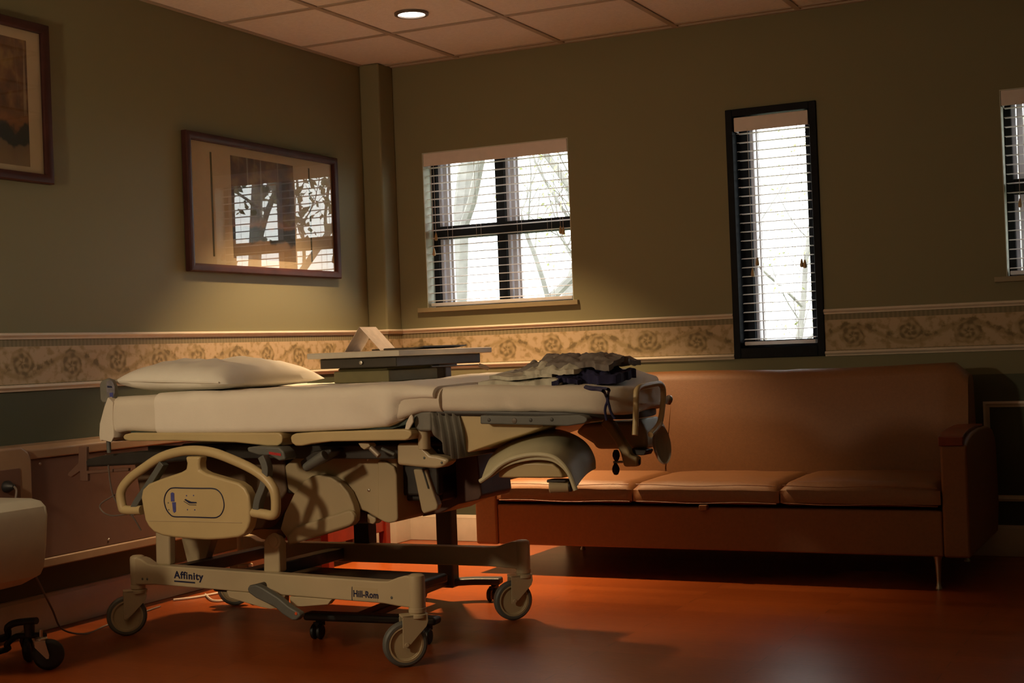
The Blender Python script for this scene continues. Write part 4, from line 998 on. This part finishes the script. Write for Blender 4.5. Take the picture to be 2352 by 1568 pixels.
# ------------------------------------------------------------------ pillow
def pillow():
    r = thing('pillow', 'plump white pillow lying at the head of the bed', 'pillow', bedw(-.335, -.12, .897), BA)
    a, b_ = .262, .300; n = 40; bm = MB(); top, bot = {}, {}
    def hgt(u_, v_):
        e = (1-abs(u_)**3.6)*(1-abs(v_)**3.6); return max(0, e)**.5
    for i in range(n+1):
        for j in range(n+1):
            s, t = -1+2*i/n, -1+2*j/n
            # pulled-in sides, pointed corners
            x = s*a*(1-.07*(1-abs(t)**2)*abs(s)**3-.01*abs(t)**6); y = t*b_*(1-.06*(1-abs(s)**2)*abs(t)**3-.01*abs(s)**6)
            h = hgt(s, t)
            wr = fbm((x, y, 0), 9, 5)*.005+.010*math.sin(34*(x*.9-y*.35))*sstep(.35, .9, s)*sstep(.0, -.9, t)
            slope = .018*(1-s)/2
            top[i, j] = bm.bm.verts.new((x, y, .024+slope*1.1+(.078+wr*h*3)*h))
            bot[i, j] = bm.bm.verts.new((x, y, .024+slope*1.1-.024*h-(slope*1.1)*h)) if 0 < i < n and 0 < j < n else top[i, j]
    for i in range(n):
        for j in range(n):
            bm.face([top[i,j], top[i+1,j], top[i+1,j+1], top[i,j+1]])
            f = [bot[i,j], bot[i,j+1], bot[i+1,j+1], bot[i+1,j]]
            if len(set(f)) == 4: bm.face(f)
    bm.build('pillowcase', m_pillow, r, smooth=70)
    # open hem of the pillowcase on the foot-side end
    hm = MB(); hm.tube([(lerp(-.9, .9, k/12)*a, -b_*.985+.004*math.sin(k), .030+.02*(1-lerp(-.9, .9, k/12))/2) for k in range(13)], .0035, 6)
    hm.build('hem', m_pillow, r)
    return r
pillow()

# ------------------------------------------------------------------ gown pile on the foot mattress
gr = thing('folded_gown', 'crumpled grey and cream gown with navy ties, heaped on the foot of the bed', 'gown', bedw(1.15, -.22, .885), BA)
def crumple(name, mat, x0, x1, y0, y1, zf, amp, seed, parent, th=.012, nx=56, ny=30):
    b = MB(); T, Bv = {}, {}
    for i in range(nx+1):
        for j in range(ny+1):
            u_, v_ = i/nx, j/ny
            e = min(u_, 1-u_, v_, 1-v_)
            x = lerp(x0, x1, u_)+.012*fbm((u_*3, v_*3, 0), 1.3, seed); y = lerp(y0, y1, v_)+.016*fbm((u_*3, v_*3, 5), 1.3, seed)
            rd = abs(fbm((x, y, seed), 20, seed))
            z = zf(u_, v_)+.08*(y+.16)+amp*(rd-.25)*(.3+.7*min(1, e*6))
            T[i, j] = b.bm.verts.new((x, y, z)); Bv[i, j] = b.bm.verts.new((x, y, z-th))
    for i in range(nx):
        for j in range(ny):
            b.face([T[i,j], T[i+1,j], T[i+1,j+1], T[i,j+1]]); b.face([Bv[i,j], Bv[i,j+1], Bv[i+1,j+1], Bv[i+1,j]])
    for i in range(nx):
        b.face([Bv[i,0], Bv[i+1,0], T[i+1,0], T[i,0]]); b.face([Bv[i,ny], T[i,ny], T[i+1,ny], Bv[i+1,ny]])
    for j in range(ny):
        b.face([Bv[0,j], T[0,j], T[0,j+1], Bv[0,j+1]]); b.face([Bv[nx,j], Bv[nx,j+1], T[nx,j+1], T[nx,j]])
    return b.build(name, mat, parent, smooth=70)
# flat folded layers, then the grey outer layer rolled over them, navy facing at the foot side
crumple('folded_layer', m_gown, -.215, .06, -.185, .06, lambda u_, v_: .022+.004*math.sin(u_*9), .008, 3, gr, .020)
crumple('folded_layer', m_gown, -.19, .03, -.165, .05, lambda u_, v_: .037+.003*math.sin(u_*7+2), .008, 6, gr, .011)
crumple('inner_layer', m_gown, -.07, .115, -.165, .08, lambda u_, v_: .050+.020*math.sin(PI*u_)*math.sin(PI*v_), .022, 9, gr, .014)
crumple('outer_layer', m_gowng, -.20, .20, -.06, .14, lambda u_, v_: .032+.05*sstep(0, .45, u_)*(1-.5*sstep(.85, 1, u_))*(.55+.45*math.sin(PI*min(1, v_*.9+.25))), .022, 12, gr, .016)
crumple('outer_roll', m_gowng, .0, .215, -.135, .05, lambda u_, v_: .070+.016*math.sin(PI*v_)-.012*sstep(.7, 1, u_), .020, 15, gr, .018)
crumple('navy_facing', m_navy, .04, .245, -.150, -.01, lambda u_, v_: .030+.022*math.sin(PI*v_)*math.sin(PI*min(1, u_+.15)), .026, 18, gr, .026)
crumple('navy_facing', m_navy, .045, .13, -.18, -.09, lambda u_, v_: .018+.010*math.sin(PI*u_), .012, 21, gr, .014)
t1 = [(1.399,0.857),(1.404,0.842),(1.397,0.824),(1.395,0.808),(1.399,0.783)]; t2 = [(1.408,0.864),(1.406,0.844),(1.410,0.824),(1.415,0.806),(1.427,0.787)]
g0 = Vector((1.15, -.22, .885))
tops = [(1.475,-0.764),(1.563,-0.918),(1.613,-0.977),(1.697,-1.128)]
p1 = [Vector((p[0], p[1], .892))-g0 for p in tops]+[Vector((p[0], -.462, p[1]))-g0 for p in t1]
MB().tube(spline(p1, 5), .0042, 8).build('tie', m_navy, gr)
tops = [(1.455,-0.716),(1.541,-0.850),(1.592,-0.905),(1.670,-1.038)]
p2 = [Vector((p[0], p[1], .893))-g0 for p in tops]+[Vector((p[0], -.463, p[1]))-g0 for p in t2]
MB().tube(spline(p2, 5), .0042, 8).build('tie', m_navy, gr)

# ------------------------------------------------------------------ cart at the left edge
cr = thing('rounded_cart', 'white rounded plastic cart on a black wheeled base at the left edge', 'cart', (.34, -3.35, 0))
b = MB(); R = []
pr = [(-.27, .30), (-.05, .285), (.14, .292), (.24, .32), (.285, .36), (.30, .42), (.302, .52), (.295, .565), (.27, .588), (.22, .592), (-.27, .592)]
pts = [(0.441,0.277),(0.558,0.303),(0.635,0.336),(0.651,0.362),(0.664,0.433),(0.674,0.531),(0.668,0.559),(0.647,0.577),(0.609,0.584),(0.456,0.584)]
pr = [(-.26, pts[0][1]-.01)]+[(p[0]-.34, p[1]) for p in pts]+[(-.26, pts[-1][1])]
b.prism(pr, -.25, .15, 'y'); b.build('body', m_cart, cr, bevel=.022, seg=5)
MB().cyl((-.05, -.05, .10), (-.05, -.05, .33), .03, 20).build('column', m_dark, cr)
CX, CY = .34, -3.35
def rel(q, y): return [(p[0]-CX, y-CY, p[1]) for p in q]
MB().tube(spline([(-.05, -.05, .13)]+rel([(0.350,0.096),(0.387,0.137),(0.423,0.153),(0.485,0.162),(0.517,0.165)], -3.12), 5), .012, 12).build('base_leg', m_black, cr)
MB().tube(spline([(-.05, -.10, .07)]+rel([(0.327,0.048),(0.359,0.073),(0.391,0.097),(0.429,0.107),(0.532,0.113)], -3.10), 5), .010, 12).build('base_leg', m_black, cr)
col = rel([(0.474,0.143),(0.509,0.108)], -3.11)
MB().lathe([(0, -.035), (.016, -.033), (.018, 0), (.018, .022), (.012, .026), (0, .027)], 20, col[0]).build('leg_collar', m_black, cr)
def small_caster(q, yc, ang, big):
    wx, wz = q[0]-CX, .051; wy = yc-CY; axd = Vector((math.sin(ang), -math.cos(ang), 0)); tr = Vector((math.cos(ang), math.sin(ang), 0))
    c = MB(); P = Vector((wx, wy, 0))-tr*.022
    c.cyl(P+Vector((0, 0, .10)), P+Vector((0, 0, .135)), .006, 14)
    c.lathe([(0, .100), (.020, .100), (.021, .106), (.015, .110), (0, .110)], 20, P)
    for s_ in (-1, 1):
        P0 = P+axd*.020*s_
        poly = [(-.018, .098), (.016, .098), (.028, .052), (.026, .040), (.018, .040), (-.018, .080)]
        c.loft([[P0+tr*a_+Vector((0, 0, z_)) for a_, z_ in poly], [P0+axd*.003*s_+tr*a_+Vector((0, 0, z_)) for a_, z_ in poly]])
    c.loft([[P+tr*a_+axd*e_+Vector((0, 0, z_)) for a_, e_ in ((-.018, -.022), (.016, -.022), (.016, .022), (-.018, .022))] for z_ in (.096, .101)])
    fk = c.build('caster', m_chrome, cr, bevel=.001)
    MB().lathe([(0, -.013), (.038, -.015), (.046, -.012), (.051, -.005), (.051, .005), (.046, .012), (.038, .015), (0, .013)], 36, Vector((wx, wy, wz)), axd).build('tire', m_black, fk)
small_caster([(0.546,0.041)][0], -3.10, math.radians(35), True)
small_caster([(0.380,0.064)][0], -3.02, math.radians(120), False)

# ------------------------------------------------------------------ cords on the floor
def cord(label, pts, rad, mat):
    o = MB().tube(spline(pts, 8), rad, 8).build('power_cord', mat)
    return tag(o, label, 'cord')
q = [(-0.073,-1.915),(-0.022,-1.848),(0.006,-1.754),(0.035,-1.611),(0.015,-1.462)]
cord('white cord lying along the wall behind the bed wheels', [(p[0]+.16, p[1], .0055) for p in q], .005, m_cordw)
q = [(-0.101,-1.608),(0.031,-1.725),(0.083,-1.702),(0.090,-1.621),(0.258,-1.748)]
cord('white cord looping on the floor under the bed head', [(p[0]+.24, p[1]-.16, .0055) for p in q], .005, m_cordw)
q = [(-0.011,-2.185),(0.010,-2.332),(0.071,-2.470)]
cord('thin grey cord sagging from the white cart to the floor by the left bed wheel', [(.50, -3.10, .31), (.42, -2.95, .17), (.30, -2.78, .06), (.24, -2.60, .005), (.20, -2.45, .004), (.16, -2.25, .004), (.13, -2.05, .004)], .0035, m_cordg)
cord('pale cord slanting up from the floor behind the lettered base rail', [(.26, -1.72, .004), (.27, -1.66, .012), (.30, -1.58, .07), (.335, -1.50, .13)], .0028, m_cordw)
pg = thing('black_plug', 'black power plug with grey cord in the socket box at the left edge', 'plug', (.179, -2.905, .585))
MB().lathe([(0, 0), (.021, 0), (.022, .012), (.014, .026), (.008, .040), (0, .042)], 20, (0,0,0), (1,0,0)).build('plug_body', m_black, pg)
MB().tube(spline([(.04, 0, 0), (.07, -.02, -.02), (.08, -.06, -.10), (.05, -.10, -.20), (.03, -.12, -.30)], 6), .004, 8).build('plug_cord', m_cordg, pg)

# ------------------------------------------------------------------ outdoors
gd = struct(MB().box((-30, .6, -.65), (36, 45, -.6)).build('ground', m_lawn))
def tree(name, label, x, y, h, r0, lean, seed, leafmat, nleaf, spread, leafz=(.3, 1.0), depth=4, group=None, lsz=(.012, .034)):
    rnd = random.Random(seed); root = thing(name, label, 'tree', (x, y, -.6), 0, group)
    t = MB(); tips = []
    def grow(p, d, L_, r_, k):
        pts = [p.copy()]; rs = [r_]; n_ = 5
        for i in range(n_):
            d = (d+Vector((rnd.uniform(-.12, .12), rnd.uniform(-.12, .12), .05))).normalized()
            p = p+d*L_/n_; pts.append(p.copy()); rs.append(lerp(r_, r_*.62, (i+1)/n_))
            if k > 0 and i >= 1 and rnd.random() < .8:
                a_ = rnd.uniform(0, 2*PI); s = Vector((math.cos(a_), math.sin(a_), rnd.uniform(.1, .7))).normalized()
                grow(p.copy(), (d*.5+s*spread).normalized(), L_*rnd.uniform(.42, .62), rs[-1]*.55, k-1)
        t.tube(pts, rs, 7 if k > 1 else 5); tips.extend(pts[2:])
        if k > 0: grow(p.copy(), d, L_*.6, rs[-1], k-1)
    grow(Vector((0, 0, 0)), Vector(lean).normalized(), h*.5, r0, depth)
    t.build('trunk', m_bark, root)
    l = MB()
    for q in range(nleaf):
        p = rnd.choice(tips)
        if p.z < h*leafz[0]: continue
        p = p+Vector((rnd.gauss(0, .22), rnd.gauss(0, .22), rnd.gauss(0, .16)))
        a_ = Vector((rnd.gauss(0, 1), rnd.gauss(0, 1), rnd.gauss(0, 1))).normalized(); e = a_.orthogonal().normalized(); s = rnd.uniform(*lsz)
        f_ = a_.cross(e)
        l.face(l.ring([p-e*s, p+f_*s*.5, p+e*s, p-f_*s*.5]))
    if nleaf: tag(l.build('foliage', leafmat, root), kind='stuff')
    return root
tree('tree', 'leaning pale-barked tree seen through the left panes of the corner window', -2.05, 4.2, 6.5, .12, (.20, 0, 1), 3, m_leafl, 2200, .8, depth=4)
tree('tree', 'pale-barked tree forking to the right, seen through the right panes of the corner window', -2.0, 5.6, 7.5, .11, (.42, 0, 1), 8, m_leafl, 2200, .8, depth=4)
tree('tree', 'thin branching sapling seen through the tall narrow window', -.35, 9.5, 5.0, .05, (.1, 0, 1), 14, m_leafl, 900, .9, depth=4)
tree('tree', 'slim tree in young leaf seen through the window at the right edge', 1.9, 12.0, 6.0, .09, (.15, 0, 1), 21, m_leafl, 3000, .9, depth=4)
tree('tree', 'dense olive tree outside, mirrored in the glass of the wide picture', 4.5, 5.2, 6.5, .10, (.05, 0, 1), 27, m_leafd, 3600, 1.0, (.15, 1), depth=4, lsz=(.035, .08))

# ------------------------------------------------------------------ light
w = bpy.data.worlds.new('sky'); bpy.context.scene.world = w; w.use_nodes = True
N, L = w.node_tree.nodes, w.node_tree.links
bg = N['Background']; tcw = N.new('ShaderNodeTexCoord'); sx = N.new('ShaderNodeSeparateXYZ'); L.new(tcw.outputs['Generated'], sx.inputs[0])
crw = N.new('ShaderNodeValToRGB'); crw.color_ramp.elements[0].position = .45; crw.color_ramp.elements[0].color = (.78, .79, .76, 1); crw.color_ramp.elements[1].position = .62; crw.color_ramp.elements[1].color = (.97, .965, .945, 1)
mrw = N.new('ShaderNodeMapRange'); mrw.inputs['From Min'].default_value = -1; L.new(sx.outputs['Z'], mrw.inputs['Value']); L.new(mrw.outputs[0], crw.inputs['Fac'])
L.new(crw.outputs['Color'], bg.inputs['Color']); bg.inputs['Strength'].default_value = 8
TUNG = (1.0, .64, .32)
def spot(name, loc, target, power, angle, blend, size=.05, col=TUNG):
    l = bpy.data.lights.new(name, 'SPOT'); l.energy = power; l.color = col; l.spot_size = math.radians(angle); l.spot_blend = blend; l.shadow_soft_size = size
    o = bpy.data.objects.new(name, l); C.objects.link(o); o.location = loc
    o.rotation_euler = (Vector(target)-Vector(loc)).to_track_quat('-Z', 'Y').to_euler(); return o
spot('downlight_beam', (.825, -1.0, HC-.02), (.825, -1.0, 0), 320, 90, .45, .05)
spot('downlight_core', (.825, -1.0, HC-.02), (.825, -1.0, 0), 560, 60, 1.0, .05)
pl = bpy.data.lights.new('warm_fill', 'POINT'); pl.energy = 78; pl.color = (1.0, .77, .49); pl.shadow_soft_size = .10  # added warm fill, out of view, brightens the near side of the bed
po = bpy.data.objects.new('warm_fill', pl); C.objects.link(po); po.location = (.8, -5.1, 1.5)

# ------------------------------------------------------------------ camera
cd = bpy.data.cameras.new('camera'); cam = bpy.data.objects.new('camera', cd); C.objects.link(cam)
cd.sensor_width = 36; cd.lens = CAM_LENS; cd.clip_start = .05
cam.matrix_world = Matrix(((CAM_X[0], CAM_Y[0], CAM_Z[0], CAM_LOC[0]), (CAM_X[1], CAM_Y[1], CAM_Z[1], CAM_LOC[1]), (CAM_X[2], CAM_Y[2], CAM_Z[2], CAM_LOC[2]), (0, 0, 0, 1)))
sc = bpy.context.scene; sc.camera = cam
sc.view_settings.view_transform = 'Standard'; sc.view_settings.look = 'None'; sc.view_settings.gamma = 1; sc.view_settings.exposure = 0
sc.view_settings.use_curve_mapping = False
